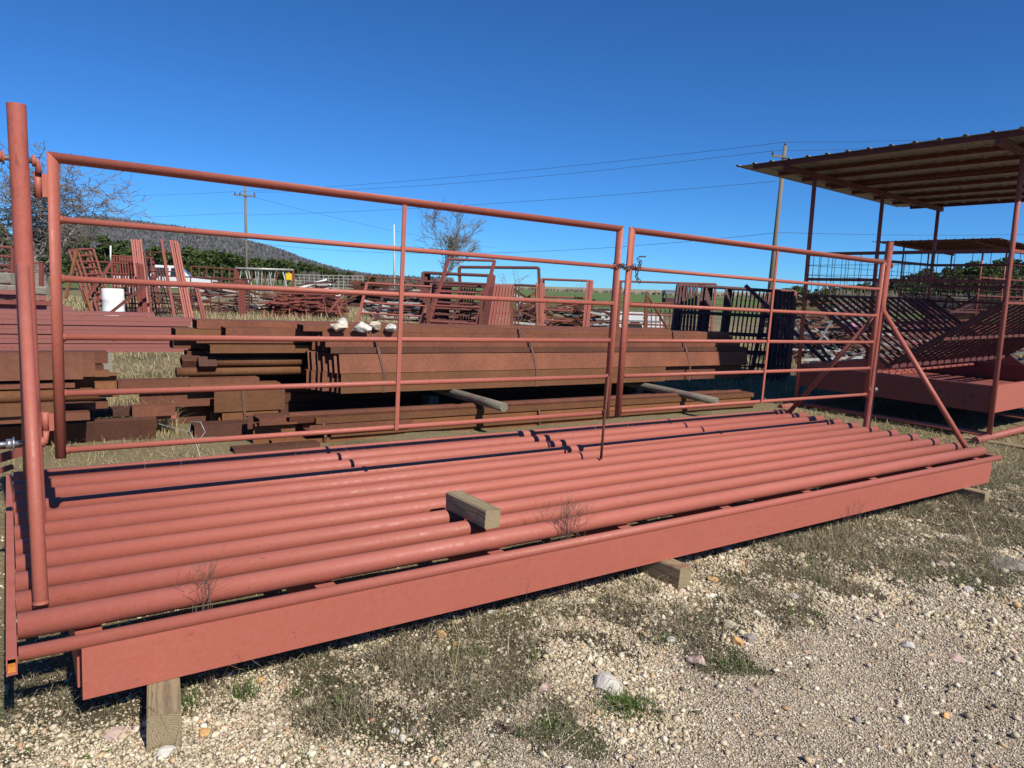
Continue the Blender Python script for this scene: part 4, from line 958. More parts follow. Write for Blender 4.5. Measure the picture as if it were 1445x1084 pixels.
pile('scrap_pile', 'brown brush and scrap behind the black barred gate', 722, 775, 420, 455, 22, 80, ['rust', 'dark', 'galv', 'rustdark'], .05, .4, 1.4, 10, .4)
# stack of gates in the feeder roof's shadow; dark paint adds to that shade
g3 = 'dark gates stacked in the shade of the feeder roof'
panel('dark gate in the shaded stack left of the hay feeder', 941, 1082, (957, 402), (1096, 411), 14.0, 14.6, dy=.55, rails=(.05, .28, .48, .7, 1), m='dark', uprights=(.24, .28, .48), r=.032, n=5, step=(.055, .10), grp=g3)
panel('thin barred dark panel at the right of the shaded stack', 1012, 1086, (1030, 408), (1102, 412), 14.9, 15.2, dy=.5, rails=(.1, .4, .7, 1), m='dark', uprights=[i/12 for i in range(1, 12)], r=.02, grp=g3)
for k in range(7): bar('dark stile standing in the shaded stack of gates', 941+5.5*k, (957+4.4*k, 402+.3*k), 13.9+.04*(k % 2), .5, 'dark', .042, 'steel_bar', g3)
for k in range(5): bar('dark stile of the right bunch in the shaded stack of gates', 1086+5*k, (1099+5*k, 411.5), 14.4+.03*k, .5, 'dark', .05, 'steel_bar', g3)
panel('red topped gate behind the shaded stack, its upper corner in the sun', 1060, 1112, (1085, 409), (1122, 412), 15.6, dy=.5, rails=(.1, .4, .7, 1), m='redmid', r=.035, grp=g2)
bar('black diagonal prop running down from the shaded stack to the hay feeder', (1166, 512), (1052, 403), 12.6, .9, 'dark', .06)
pile('scrap_pile', 'jumble of pale and grey scrap behind the shaded stack, seen left of the feeder', 1100, 1245, 432, 486, 19.5, 150, ['galv', 'grey', 'dark', 'grey', 'rust', 'dark', 'rustdark'], .045, .4, 2.2, 12, .35)
pile('scrap_pile', 'wide jumble of white and grey scrap seen through the feeder slats', 1250, 1430, 440, 500, 20, 130, ['galv', 'dark', 'dark', 'redmid', 'grey', 'rust', 'dark'], .04, .4, 2, 13, .3)
rock('faded pink and white bundle of plastic in the scrap behind the feeder', T(*atY(1208, 462, 18.5)), (.28, .2, .14), M['pink'], 70, 'plastic bundle', None, 'plastic_bundle')
panel('dark pen panel behind the jumble of scrap left of the feeder', 1105, 1240, (1108, 442), (1240, 448), 23, dy=.05, rails=[i/5 for i in range(1, 6)], m='dark', uprights=[i/9 for i in range(1, 9)], r=.03, grp='pen panels behind the feeder')
panel('dark pen panel behind the scrap seen through the feeder', 1250, 1450, (1250, 450), (1450, 455), 26, dy=.05, rails=[i/5 for i in range(1, 6)], m='dark', uprights=[i/10 for i in range(1, 10)], r=.03, grp='pen panels behind the feeder')
panel('brown far field fence right of the meeting gate stiles', 740, 960, (740, 424), (960, 428), 48, dy=0, rails=(.3, .65, 1), m='rust', uprights=[i/14 for i in range(1, 14)], r=.035, name='fence_panel', grp='far fences')
panel('brown far field fence behind the shaded stack', 985, 1250, (985, 421), (1250, 431), 60, dy=0, rails=(.3, .65, 1), m='redmid', uprights=[i/12 for i in range(1, 12)], r=.04, name='fence_panel', grp='far fences')
panel('thin far fence across the field beyond the feeder', 1255, 1500, (1255, 434), (1500, 441), 75, dy=0, rails=(.3, .65, 1), m='rust', uprights=[i/12 for i in range(1, 12)], r=.04, name='fence_panel', grp='far fences')

# canopy far out in the field
a, b_ = gp(937, 85), gp(957, 85); t = thing('field_canopy', 'small dark roofed canopy far out in the green field', 'canopy', T(*((a+b_)/2))); c_ = (a+b_)/2
h_ = (atY(947, 411, 85)-c_)[2]; hw = (b_-a)[0]/2
mb = MB(); mb.prism([(-1.2, h_-.3), (1.2, h_-.3), (1.2, h_-.1), (0, h_+.15), (-1.2, h_-.1)], -hw*1.15, hw*1.15); mb.build('roof', M['grey'], t)
for sx in (-1, 1):
    for y in (-1, 1): mb = MB(); mb.bar((sx*hw, y, 0), (sx*hw, y, h_-.3), .14); mb.build('post', M['dark'], t)
mb = MB(); mb.box((-hw, -.9, .2), (hw, .9, h_*.55)); mb.build('load', M['dark'], t)

def pickup(label, x, y, rz):
    t = thing('pickup_truck', label, 'pickup truck', T(x, y, float(gh(x, y))) @ Matrix.Rotation(rz, 4, 'Z'), 'white pickups')
    mb = MB(); W2 = .95
    side = [(-2.7, .55), (2.6, .55), (2.7, .75), (2.65, 1.0), (1.35, 1.12), (.75, 1.12), (-.75, 1.12), (-2.7, 1.12)]
    n = len(side); mb.add([(a, -W2, b_) for a, b_ in side]+[(a, W2, b_) for a, b_ in side], [(j, (j+1) % n, n+(j+1) % n, n+j) for j in range(n)]+[tuple(range(n)), tuple(range(n, 2*n))[::-1]])
    mb.build('body', M['wpaint'], t)
    cab = [(-.85, 1.12), (1.3, 1.12), (.65, 1.78), (-.65, 1.80)]; mb = MB()
    mb.add([(a, -W2*(.98 if b_ < 1.5 else .82), b_) for a, b_ in cab]+[(a, W2*(.98 if b_ < 1.5 else .82), b_) for a, b_ in cab], [(j, (j+1) % 4, 4+(j+1) % 4, 4+j) for j in range(4)]+[(0, 1, 2, 3), (7, 6, 5, 4)]); mb.build('cab', M['wpaint'], t)
    for s in (-1, 1):
        for x0, x1 in ((-.62, .12), (.2, .95)):
            mb = MB(); y0, y1 = s*W2*.975, s*W2*.865
            q = [(x0, y0, 1.2), (x1, y0, 1.2), (x1-.32*(x1 > .5), y1, 1.66), (x0+.06, y1, 1.66)]
            mb.add(q+[(a, b_-s*.03, c_) for a, b_, c_ in q], [(0, 1, 2, 3), (7, 6, 5, 4), (0, 4, 5, 1), (1, 5, 6, 2), (2, 6, 7, 3), (3, 7, 4, 0)]); mb.build('window', M['glass'], t)
    for xa, za, xb, zb in ((1.24, 1.19, .72, 1.72), (-.84, 1.2, -.70, 1.7)):
        mb = MB(); d = .02 if xa > 0 else -.02
        q = [(xa+d, -.8, za), (xa+d, .8, za), (xb+d, .68, zb), (xb+d, -.68, zb)]
        mb.add(q+[(a-d, b_, c_) for a, b_, c_ in q], [(0, 1, 2, 3), (7, 6, 5, 4), (0, 4, 5, 1), (1, 5, 6, 2), (2, 6, 7, 3), (3, 7, 4, 0)]); mb.build('windscreen', M['glass'], t)
    for xx in (-1.75, 1.75):
        for s in (-1, 1):
            mb = MB(); mb.tube([(xx, s*.72, .38), (xx, s*.97, .38)], .38, 20); wv = mb.build('wheel', M['tyre'], t)
            mb = MB(); mb.tube([(xx, s*.96, .38), (xx, s*.985, .38)], .22, 14); mb.build('rim', M['galv'], wv)
    mb = MB(); mb.box((2.66, -.92, .50), (2.78, .92, .70), .02); mb.build('bumper', M['grey'], t)
    mb = MB(); mb.box((-2.80, -.92, .50), (-2.69, .92, .68), .02); mb.build('bumper', M['grey'], t)
    for s in (-1, 1):
        mb = MB(); mb.box((2.64, s*.72-.16, .80), (2.71, s*.72+.16, .96)); mb.build('headlight', M['glass'], t)
    return t
a = gp(882, 27); t = thing('truck_bed', 'white pickup bed standing in the dry grass behind the meeting gate stiles', 'truck bed', T(*a) @ Matrix.Rotation(.12, 4, 'Z'))
for nm_, mm, boxes in (('side_panel', 'wpaint', [((-1.1, -.85, .34), (1.1, -.80, .86))]), ('side_panel', 'wpaint', [((-1.1, .80, .34), (1.1, .85, .86))]), ('tailgate', 'wpaint', [((1.1, -.85, .34), (1.14, .85, .82))]), ('headboard', 'wpaint', [((-1.14, -.85, .34), (-1.1, .85, .9))]),
        ('floor', 'grey', [((-1.1, -.8, .36), (1.1, .8, .40))]), ('rub_strip', 'grey', [((-1.05, -.865, .56), (1.05, -.852, .62))]), ('tail_light', 'redmid', [((1.0, -.862, .62), (1.09, -.853, .8))]), ('chassis', 'grey', [((-1.3, -.45, .2), (1.3, -.37, .34)), ((-1.3, .37, .2), (1.3, .45, .34))])):
    mb = MB()
    for q0, q1 in boxes: mb.box(q0, q1)
    mb.build(nm_, M[mm], t)
for s_ in (-1, 1):
    mb = MB(); mb.tube([(.1, s_*.62, .3), (.1, s_*.86, .3)], .3, 18); mb.build('wheel', M['tyre'], t)
a = gp(238, 42); pickup('white pickup half hidden behind the tall leaning bars', a[0], a[1], .35)

# ------------------------------------------------------------------ poles and wires
def pole(label, px, ytop, Y, pxt=None, cross=True, m='pole', r=.15, h=None):
    a = gp(px, Y); b_ = atY(pxt or px, ytop, Y)
    t = thing('utility_pole' if cross else 'white_pole', label, 'utility pole', T(*a), 'utility poles'); d = b_-a
    mb = MB(); mb.tube([(0, 0, 0), d*.5, d], [r, r*.85, r*.68], 12); mb.build('shaft', M[m], t)
    return t, a, d
t1, a1, d1 = pole('weathered utility pole right of the gates, with a short crossarm near its top', 1081, 206, 41, 1108)
mb = MB(); mb.bar(d1+np.array([-.72, -.1, -.55]), d1+np.array([.12, -.1, -.62]), .10); ca = mb.build('crossarm', M['pole'], t1)
for q in ((-.68, -.1, -.42), (0.0, 0, .08)):
    mb = MB(); mb.tube([d1+np.array(q)+[0, 0, -.08], d1+np.array(q)+[0, 0, .12]], [.07, .04], 8); mb.build('insulator', M['insul'], t1)
t2, a2, d2 = pole('tall wooden utility pole with a crossarm, standing before the mountain', 348.5, 262, 67, 346)
mb = MB(); mb.bar(d2+np.array([-1.0, -.1, -.85]), d2+np.array([.95, -.1, -.95]), .12); mb.build('crossarm', M['pole'], t2)
for q in (-.9, -.45, .85): mb = MB(); mb.tube([d2+np.array([q, -.1, -.85]), d2+np.array([q, -.1, -.6])], [.08, .05], 8); mb.build('insulator', M['insul'], t2)
t3, a3, d3 = pole('slim white pole standing beside the centre bar of the wide gate', 556.5, 317, 75, 556, False, 'wpole', .105)
def wire(label, A, B, sag, r=.010):
    A, B = np.array(A, float), np.array(B, float); pts = []
    for k in range(25): f = k/24; p_ = A+(B-A)*f; pts.append(p_-np.array([0, 0, 4*sag*f*(1-f)]))
    o = pts[12].copy(); mb = MB(); mb.tube([p_-o for p_ in pts], r, 5, False); tag(mb.build('power_line', M['wire'], None, T(*o)), label, 'power line', 'overhead lines')
p1 = a1+d1; p2 = a2+d2
far = lambda px, py, Y: atY(px, py, Y)
wire('topmost overhead wire from the right pole to the left pole', p1+[0, 0, .2], p2+[-.45, -.1, -.55], .35)
wire('overhead wire just under the topmost one, between the two poles', p1+[-.68, -.1, -.3], p2+[.85, -.1, -.58], .5)
wire('middle overhead wire running left from the right pole, lowest of the upper three', p1+[-.3, -.1, -1.9], p2+[.1, 0, -2.6], .3)
wire('overhead wire from the top of the right pole off over the feeder roof', p1+[0, 0, .2], far(1500, 186, 60), .2)
wire('second overhead wire passing behind the feeder roof from the right pole', p1+[-.68, -.1, -.3], far(1500, 193, 58), .2)
wire('low telephone wire between the two poles', p1+[.05, 0, -4.65], p2+[0, 0, -5.0], 1.1)
wire('low telephone wire from the right pole past the feeder', p1+[.05, 0, -4.65], far(1520, 329, 52), .15)
wire('overhead wire running left from the crossarm of the left pole', p2+[-.9, -.1, -.58], far(-120, 268, 95), .6)
wire('overhead wire running left from the left pole below the crossarm', p2+[0, 0, -2.4], far(-120, 306, 90), .4)
wire('thin wire slanting down from the left pole towards the white pole', p2+[.3, 0, -.9], far(700, 350, 110), .5, .012)
wire('low telephone wire from the left pole to the left', p2+[0, 0, -5.0], far(-100, 330, 88), .4)

# ------------------------------------------------------------------ trees
def bare_tree(label, base, H, spread, seed, levels=6, fork=.25, trunk_r=.28, droop=0., lean=(0, 0), kids_=(2, 3), grp='bare trees', twigr=.010, stems=1, bias=.0, shrink=.80, wide=1.):
    rs = random.Random(seed); t = thing('bare_tree', label, 'tree', T(*base), grp); tr = MB(); br = MB(); tw = MB()
    def vec(): return np.array([rs.gauss(0, 1), rs.gauss(0, 1), rs.gauss(0, 1)])
    def grow(p, d, l, r, lev):
        k = 5 if lev < 2 else 4 if lev < 4 else 3
        pts = [p]; rs_ = [r]
        for j in range(k):
            d = d+vec()*(.15 if lev < 2 else .24); d[2] += (.04 if lev < 3 else .02)-droop*(lev > 2)*.1; d /= np.linalg.norm(d)
            p = p+d*l/k; pts.append(p); rs_.append(r*(1-.34*(j+1)/k))
        (tr if lev == 0 else br if lev < levels-2 else tw).tube(pts, rs_, 9 if lev == 0 else 7 if lev < 2 else 5 if lev < 4 else 3, False)
        if lev >= levels: return
        nk = rs.choice(kids_) if lev > 0 else max(3, stems)
        for q in range(nk):
            ax = np.cross(d, vec()); ax /= np.linalg.norm(ax); ang = rs.uniform(.25, .75)*spread if q or lev == 0 else rs.uniform(.05, .3)
            nd_ = d*math.cos(ang)+ax*math.sin(ang)
            nd_[2] += bias*(1-lev/levels); nd_ /= np.linalg.norm(nd_)
            grow(p, nd_, l*rs.uniform(.66, .95)*shrink/.8 if lev else l*rs.uniform(.9, 1.35)*1.2, max(twigr, rs_[-1]*rs.uniform(.60, .82)), lev+1)
        if lev >= 1:                                          # side shoots along the limb
            for q in range(3 if lev > 2 else 2):
                j = rs.randrange(1, k); ax = np.cross(d, vec()); ax /= np.linalg.norm(ax); ang = rs.uniform(.5, 1.0)*spread
                nd_ = d*math.cos(ang)+ax*math.sin(ang); grow(pts[j], nd_, l*rs.uniform(.4, .65), max(twigr, rs_[j]*.45), max(lev+2, levels-2))
    d0 = np.array([lean[0], lean[1], 1.]); d0 /= np.linalg.norm(d0)
    grow(np.zeros(3)-[0, 0, .1], d0, H*fork, trunk_r, 0)
    zmax = max(q[2] for mb in (tr, br, tw) for q in mb.v); s = H/zmax
    for mb in (tr, br, tw): mb.v = [(x*s*wide, y*s*wide, z*s) for x, y, z in mb.v]
    for mb, nm_, mm in ((tr, 'trunk', 'bark'), (br, 'limbs', 'bark'), (tw, 'twigs', 'twig')):
        if mb.v: mb.build(nm_, M[mm], t)
    return t
bare_tree('big spreading leafless oak behind the left gate post', gp(56, 44), 9.3, 1.45, 44, 7, .13, .40, .5, kids_=(2, 2, 3), stems=5, twigr=.013, bias=.10, wide=1.7)
bare_tree('leafless many stemmed tree behind the upper rails of the wide gate', gp(627, 66), 9.3, .62, 50, 6, .17, .20, 0, kids_=(2, 3), stems=4, twigr=.017, bias=.12, wide=1.)
bare_tree('small leafless sapling standing behind the ribbed sheet of bars', gp(728, 52), 3.0, .8, 12, 4, .3, .05, 0, kids_=(2, 2), twigr=.009)
bare_tree('spindly leafless sapling in front of the green field, right of the seven rail gate', gp(823, 50), 2.2, .8, 13, 3, .3, .04, 0, kids_=(2, 2), twigr=.009)

def leafcloud(seed, n, shape, size):
    rs = np.random.RandomState(seed); P = shape(rs, n); k = len(P); s = size*(.6+.8*rs.rand(k))[:, None]
    a = rs.randn(k, 3); a /= np.linalg.norm(a, axis=1)[:, None]; b_ = np.cross(a, rs.randn(k, 3)); b_ /= np.linalg.norm(b_, axis=1)[:, None]
    V = np.concatenate([P-a*s-b_*s*.5, P+a*s*.9-b_*s*.35, P+a*s*1.1+b_*s*.5, P-a*s*.7+b_*s*.6])
    o = np.arange(k); return V, np.stack([o, o+k, o+2*k, o+3*k], 1)
def pine_shape(H, Wd, z0, lobes, seed):
    def f(rs, n):
        r2 = np.random.RandomState(seed); out = []
        for _ in range(lobes):
            z = z0+(1-z0)*r2.rand()**.8; ww = Wd*(.25+.75*math.sin(math.pi*min(1, (1-(z-z0)/(1-z0))*.62+.12)))
            an = r2.rand()*6.28; rr = ww*.75*math.sqrt(r2.rand()); c_ = np.array([math.cos(an)*rr, math.sin(an)*rr, z*H*.97]); m_ = n//lobes
            q = rs.randn(m_, 3); q /= np.linalg.norm(q, axis=1)[:, None]; q *= (.35+.65*rs.rand(m_, 1)**.5)
            out.append(c_+q*np.array([ww*.42, ww*.42, H*.075]))
        return np.concatenate(out)
    return f
def pine_proto(seed, H=8, Wd=2.2, z0=.22, n=900, lobes=34, size=.26):
    V, F = leafcloud(seed, n, pine_shape(H, Wd, z0, lobes, seed), size)
    mb = MB(); mb.tube([(0, 0, -.2), (.05, 0, H*.5), (0, .05, H*.93)], [.17, .12, .03], 7, False)
    return fast_mesh('foliage', M['pine'], V, F), mb.mesh('trunk', M['bark'])
PP = [pine_proto(21), pine_proto(22, Wd=2.6, z0=.12, lobes=40), pine_proto(23, Wd=1.8, z0=.3, lobes=28), pine_proto(24, Wd=2.9, z0=.08, lobes=46, n=1100)]
def pine(label, px, ytop, Y, grp, k=None, wf=1.0, z=None):
    a = gp(px, Y)
    if z is not None: a[2] = z
    h = atY(px, ytop, Y)[2]-a[2]; f, tr_ = PP[k if k is not None else R.randrange(4)]
    t = thing('pine_tree', label, 'tree', T(*a) @ Matrix.Rotation(R.uniform(0, 6), 4, 'Z') @ Matrix.Diagonal((h/8*wf, h/8*wf, h/8, 1)), grp)
    link('foliage', f, t); link('trunk', tr_, t); return t
TOP = [(-80, 335), (0, 330), (18, 345), (60, 352), (90, 345), (200, 352), (250, 352), (300, 353), (360, 362), (400, 366), (440, 372), (470, 377), (510, 386), (545, 389), (590, 394)]
gpn = 'pines in front of the mountain'
for px, yt, Y_, wf, lab in ((-18, 322, 70, 1.0, 'tall pine half cut off by the left edge of the view'), (8, 318, 72, .9, 'tall pine at the left edge, beside the big post'), (113, 333, 80, 1.15, 'rounded pine above the narrow leaning panel'), (150, 333, 78, 1.3, 'broad round pine behind the wide gate and drum'),
        (172, 340, 84, 1.2, 'pine at the right shoulder of the broad round one'), (222, 346, 90, 1.2, 'pine between the two bunches of tall leaning bars'), (268, 350, 95, 1.2, 'pine just behind the right bunch of leaning bars')):
    pine(lab, px, yt, Y_, None, None, wf)
px = 52.
while px < 600:
    Yp = R.uniform(110, 150); yt = float(interp(px, TOP))+R.uniform(-1, 7)
    pine('dark green pine in the even line of pines below the mountain', px, yt, Yp, gpn, None, R.uniform(1.1, 1.7)); px += R.uniform(6.5, 11)
for px, yt, lab in ((1111, 407, 'left one of two round green trees beside the distant right pole'), (1125, 404, 'right one of two round green trees beside the distant right pole')): pine(lab, px, yt, 105, None, 3, 1.5)
for px in (992, 1000, 1007): pine('tiny dark tree on the far horizon between the gate stiles and the canopy', px-70+0, 413, 230, 'tiny horizon trees', None, 1.5)
SKY = [(1120, 412), (1160, 405), (1195, 398), (1235, 391), (1262, 388), (1297, 379), (1320, 381), (1331, 373), (1360, 372), (1386, 365), (1417, 360), (1445, 357), (1600, 345), (1750, 350), (1900, 365)]
gh_ = 'pines on the wooded hill'
def ridge_z(x, y):                                        # height of the wooded hill under a point
    d = (RV[:, :, 0]-x)**2+(RV[:, :, 1]-y)**2; i, j = np.unravel_index(np.argmin(d), d.shape); return float(RV[i, j, 2])
for row in range(5):
    px = 1128+R.uniform(0, 8)
    while px < 1720:
        Yp = 100+16*row+R.uniform(-5, 5); f = .42+.145*row
        base = gp(px, Yp); zz = max(base[2], ridge_z(base[0], base[1]))-.3
        yt = float(interp(px, SKY)); hz = 402+.031*(px-722)
        yt = hz-(hz-yt)*f+R.uniform(-2, 8)
        if atY(px, yt, Yp)[2]-zz > 1.2: pine('pine in the mixed woods on the hill behind the hay feeder', px, yt, Yp, gh_, None, R.uniform(.95, 1.5), zz)
        px += R.uniform(11, 19)
# leafless brush along the field edge, far left to right
def brush(name, label, px0, px1, Y0, Y1, n, ytop, m, seed):
    rs = np.random.RandomState(seed); Vs = []; Fs = []; o = 0
    for k in range(n):
        px = px0+(px1-px0)*rs.rand(); Yb = Y0+(Y1-Y0)*rs.rand(); a = gp(px, Yb); h = max(.5, (atY(px, ytop(px)+rs.rand()*6, Yb)-a)[2])
        m_ = 16
        for q in range(m_):
            b_ = a+np.array([rs.randn()*h*.16, rs.randn()*h*.16, 0]); tp = b_+np.array([rs.randn()*h*.16, rs.randn()*h*.1, h*(.45+.55*rs.rand())]); e = np.array([h*.022+.03, 0, 0])
            Vs += [b_-e, b_+e, tp+e*.5, tp-e*.5]; Fs.append((o, o+1, o+2, o+3)); o += 4
    tag(link(name, fast_mesh(name, m, np.array(Vs), np.array(Fs))), label, 'brush', None, 'stuff')
brush('field_brush', 'grey leafless brush before the pine line, thinning out to the right', 430, 620, 115, 170, 200, lambda p: float(interp(p, [(430, 378), (500, 386), (560, 389), (600, 396), (620, 400)])), M['brush'], 3)
brush('hedge', 'low brown hedge line along the far edge of the green field', 620, 1160, 260, 300, 420, lambda p: 402+.031*(p-722)+1.5, M['brush'], 4)
brush('wood_edge', 'grey leafless saplings along the edge of the wooded hill', 1180, 1640, 90, 99, 260, lambda p: 402+.031*(p-722)-10, M['brush'], 5)

# ------------------------------------------------------------------ stones, gravel, grass
def keep_under(x, y): return w2gy(x, y)
# gravel: individual stones thin out with distance and under the verge
import bmesh
bm = bmesh.new(); bmesh.ops.create_icosphere(bm, subdivisions=1, radius=1); bm.verts.ensure_lookup_table(); bm.faces.ensure_lookup_table()
IV = np.array([v.co[:] for v in bm.verts]); bm.verts.index_update(); IF = np.array([[v.index for v in f.verts] for f in bm.faces]); bm.free()
_ra, _rb = [CAM+ray(*q)*(-HC/ray(*q)[2]) for q in ((600, 1075), (1445, 795))]
def road(x, y):                                          # 1 on the open driven gravel, 0 on the coarser verge
    dx, dy = _rb[0]-_ra[0], _rb[1]-_ra[1]; d = ((x-_ra[0])*dy-(y-_ra[1])*dx)/math.hypot(dx, dy)
    return np.clip((d+(vnoise(x, y, .5, 61)-.5)*.9)*2.2+.5, 0, 1)
def stones(name, label, n, smin, smax, power, x0, x1, y0, y1, prob, seed, IV=IV, IF=IF, cut=.5, m='pebble'):
    rs = np.random.RandomState(seed); X = x0+(x1-x0)*rs.rand(n*20); Y_ = y0+(y1-y0)*rs.rand(n*20)
    d = np.hypot(X, Y_); vis = np.abs(X/Y_) < .82; ok = vis & (rs.rand(len(X)) < np.clip((2.9/d)**1.6, 0, 1)) & (rs.rand(len(X)) < prob(X, Y_))
    X, Y_ = X[ok][:n], Y_[ok][:n]; k = len(X)
    S = (smin+(smax-smin)*rs.rand(k)**power)*np.clip(d[ok][:n]/3.0, 1, 1.6)
    sc = S[:, None]*(.6+.6*rs.rand(k, 3)); sc[:, 2] *= .75
    dirs = rs.randn(5, k, 3); 
    V = IV[None]*(1+.0*sc[:, None, :]); V = np.repeat(V, 1, 0) if V.shape[0] == k else np.repeat(IV[None], k, 0)
    V = V*(1+.28*(rs.rand(k, len(IV), 1)-.5)*2)
    for c_ in range(5):                                     # knock flat faces on each stone
        nrm = dirs[c_]/np.linalg.norm(dirs[c_], axis=1)[:, None]; dd = (V*nrm[:, None])  .sum(2)-cut; V = V-np.maximum(dd, 0)[..., None]*nrm[:, None]
    V = V*sc[:, None]; an = rs.rand(k)*6.28; ca, sa = np.cos(an)[:, None], np.sin(an)[:, None]
    V = np.stack([V[..., 0]*ca-V[..., 1]*sa, V[..., 0]*sa+V[..., 1]*ca, V[..., 2]], 2)
    V += np.stack([X, Y_, gz(X, Y_)+S*(.1+.35*rs.rand(k))], 1)[:, None]
    F = (IF[None]+(np.arange(k)*len(IV))[:, None, None]).reshape(-1, 3)
    tag(link(name, fast_mesh(name, M[m], V.reshape(-1, 3), F)), label, 'gravel', None, 'stuff')
def gprob(x, y):
    g = w2gy(x, y); gx = w2gx(x, y)
    base = np.where(g < .3, .95, .28); base = np.where((g > .25) & (gx > .6), .10, base)
    return np.where(g > 2.2, 0, base*(1-.86*np.clip(soil(x, y)*1.25-.12, 0, 1)))
CV = np.array([(1, 0, 0), (-1, 0, 0), (0, 1, 0), (0, -1, 0), (0, 0, 1), (0, 0, -1)])*1.0; CF = np.array([(0, 2, 4), (2, 1, 4), (1, 3, 4), (3, 0, 4), (2, 0, 5), (1, 2, 5), (3, 1, 5), (0, 3, 5)])
stones('fine_gravel', 'pale tan gravel of the weedy verge in front of the cattle guard', 105000, .0034, .0100, 2.4, -3.4, 6.8, 2.0, 9.5, lambda x, y: gprob(x, y)*(1-road(x, y)), 5, CV, CF, .8)
stones('road_gravel', 'fine pinkish tan gravel of the open driveway at the lower right', 100000, .0028, .0068, 2.4, -3.4, 6.8, 2.0, 9.5, lambda x, y: gprob(x, y)*road(x, y), 15, CV, CF, .8, 'pebble2')
stones('coarse_gravel', 'coarser pale stones mixed through the gravel', 8000, .007, .022, 3.4, -3.4, 7.0, 2.0, 9.0, lambda x, y: gprob(x, y)*(1-.75*road(x, y)), 6)

# bigger stones one can pick out
def onG(px, py):
    v = ray(px, py); t_ = (0-HC)/v[2]
    for _ in range(8):
        p = CAM+v*t_; h = float(gz(p[0], p[1])); t_ = (h-HC)/v[2]
    p = CAM+v*t_; return np.array([p[0], p[1], float(gz(p[0], p[1]))])
big = [(857, 968, .098, .036, 'rockw', 'large white rock lying by the bright green grass tuft'), (768, 973, .045, .028, 'rockp', 'pinkish stone left of the large white rock'), (868, 980, .02, .014, 'rockp', 'small pink stone against the foot of the large white rock'),
       (1030, 883, .06, .035, 'rocky', 'cream lumpy stone right of the middle timber block'), (1040, 908, .05, .03, 'rocko', 'rounded orange cream stone below the cream lumpy one'), (1060, 903, .045, .03, 'rockg', 'grey stone beside the rounded orange cream stone'),
       (1005, 819, .05, .022, 'rocko', 'flat bright orange stone right of the middle timber block'), (1118, 843, .05, .025, 'rockw', 'flat white stone at the edge of the dead grass'), (1203, 846, .03, .022, 'rockw', 'small oval white stone out on the open gravel'),
       (1280, 914, .042, .028, 'rockw', 'pale grey white stone alone on the open gravel at right'), (1352, 931, .065, .02, 'rockp', 'long flat pinkish stone on the open gravel at right'), (693, 866, .028, .028, 'rockw', 'round white pebble at the shadow edge of the beam'),
       (557, 1035, .024, .022, 'rockw', 'squarish white stone, left one of the pair at the bottom'), (568, 1044, .022, .02, 'rockw', 'small white stone, right one of the pair at the bottom'), (583, 1032, .026, .02, 'rockg', 'grey stone beside the pair of white stones at the bottom'),
       (622, 898, .034, .024, 'rocko', 'cream and orange stone just in front of the beam'), (643, 909, .024, .015, 'rocko', 'small flat orange stone right of the cream and orange one'), (368, 961, .022, .018, 'rocko', 'rusty orange stone at the edge of the dead grass, left'),
       (437, 992, .04, .028, 'rocky', 'knobbly yellow stone in the weeds at the bottom left'), (165, 1040, .055, .025, 'rockp', 'pale pinkish lump in the gravel left of the ringed timber block'), (288, 1036, .03, .018, 'rocko', 'brown orange stone just right of the ringed timber block'), (230, 1066, .05, .02, 'rockw', 'flat white streaked stone below the ringed timber block'),
       (985, 935, .06, .025, 'rockp', 'long flat reddish stone among the weeds'), (945, 905, .04, .022, 'rockw', 'pale flat stone above the reddish one'), (1330, 797, .05, .02, 'rockp', 'reddish flat stone up in the dark weeds at right'), (1367, 834, .035, .03, 'rockw', 'white stone with a dark side at the edge of the weeds at right'), (1428, 798, .17, .012, 'rockg', 'dark flat slab at the right edge of the view'),
       (888, 789, .03, .02, 'rockw', 'white stone close to the beam near the middle block'), (1335, 1012, .03, .02, 'rocko', 'banded yellow brown stone low at the right'), (1060, 975, .04, .02, 'rockp', 'dull pink stone sunk in the open gravel'), (1210, 1018, .03, .02, 'rockg', 'brown stone sunk in the open gravel')]
for k, (px, py, s, hh, m_, lab) in enumerate(big):
    p = onG(px, py); rock(lab, T(p[0], p[1], p[2]+hh*.22) @ Matrix.Rotation(R.uniform(0, 6), 4, 'Z'), (s*.95, s*R.uniform(.6, .8), hh), M[m_], 100+k, 'rock', None, 'rock', 3 if s > .04 else 2)

def blades(name, label, m, X, Y_, hmin, hmax, width, lean, seed, cat='grass', bend=.5, zoff=0):
    rs = np.random.RandomState(seed); k = len(X); h = hmin+(hmax-hmin)*rs.rand(k)**1.5; an = rs.rand(k)*6.28; ln = lean*(.3+rs.rand(k))
    d = np.stack([np.cos(an), np.sin(an), np.zeros(k)], 1); s = np.stack([-np.sin(an+rs.randn(k)), np.cos(an), np.zeros(k)], 1); s /= np.linalg.norm(s, axis=1)[:, None]
    wd = (width*(.6+.8*rs.rand(k)))[:, None] if np.isscalar(width) else (width*(.6+.8*rs.rand(k)))[:, None]
    P = np.stack([X, Y_, gz(X, Y_)-.006+zoff], 1); up = np.array([0, 0, 1.])
    m1 = P+d*(h*ln*.35)[:, None]+up*(h*.6)[:, None]; tp = P+d*(h*ln)[:, None]+up*(h*(1-bend*np.minimum(1, ln*.6)))[:, None]
    V = np.concatenate([P-s*wd, P+s*wd, m1+s*wd*.75, m1-s*wd*.75, tp]); o = np.arange(k)
    F = np.concatenate([np.stack([o, o+k, o+2*k], 1), np.stack([o, o+2*k, o+3*k], 1), np.stack([o+3*k, o+2*k, o+4*k], 1)])
    return tag(link(name, fast_mesh(name, m, V, F)), label, cat, None, 'stuff')
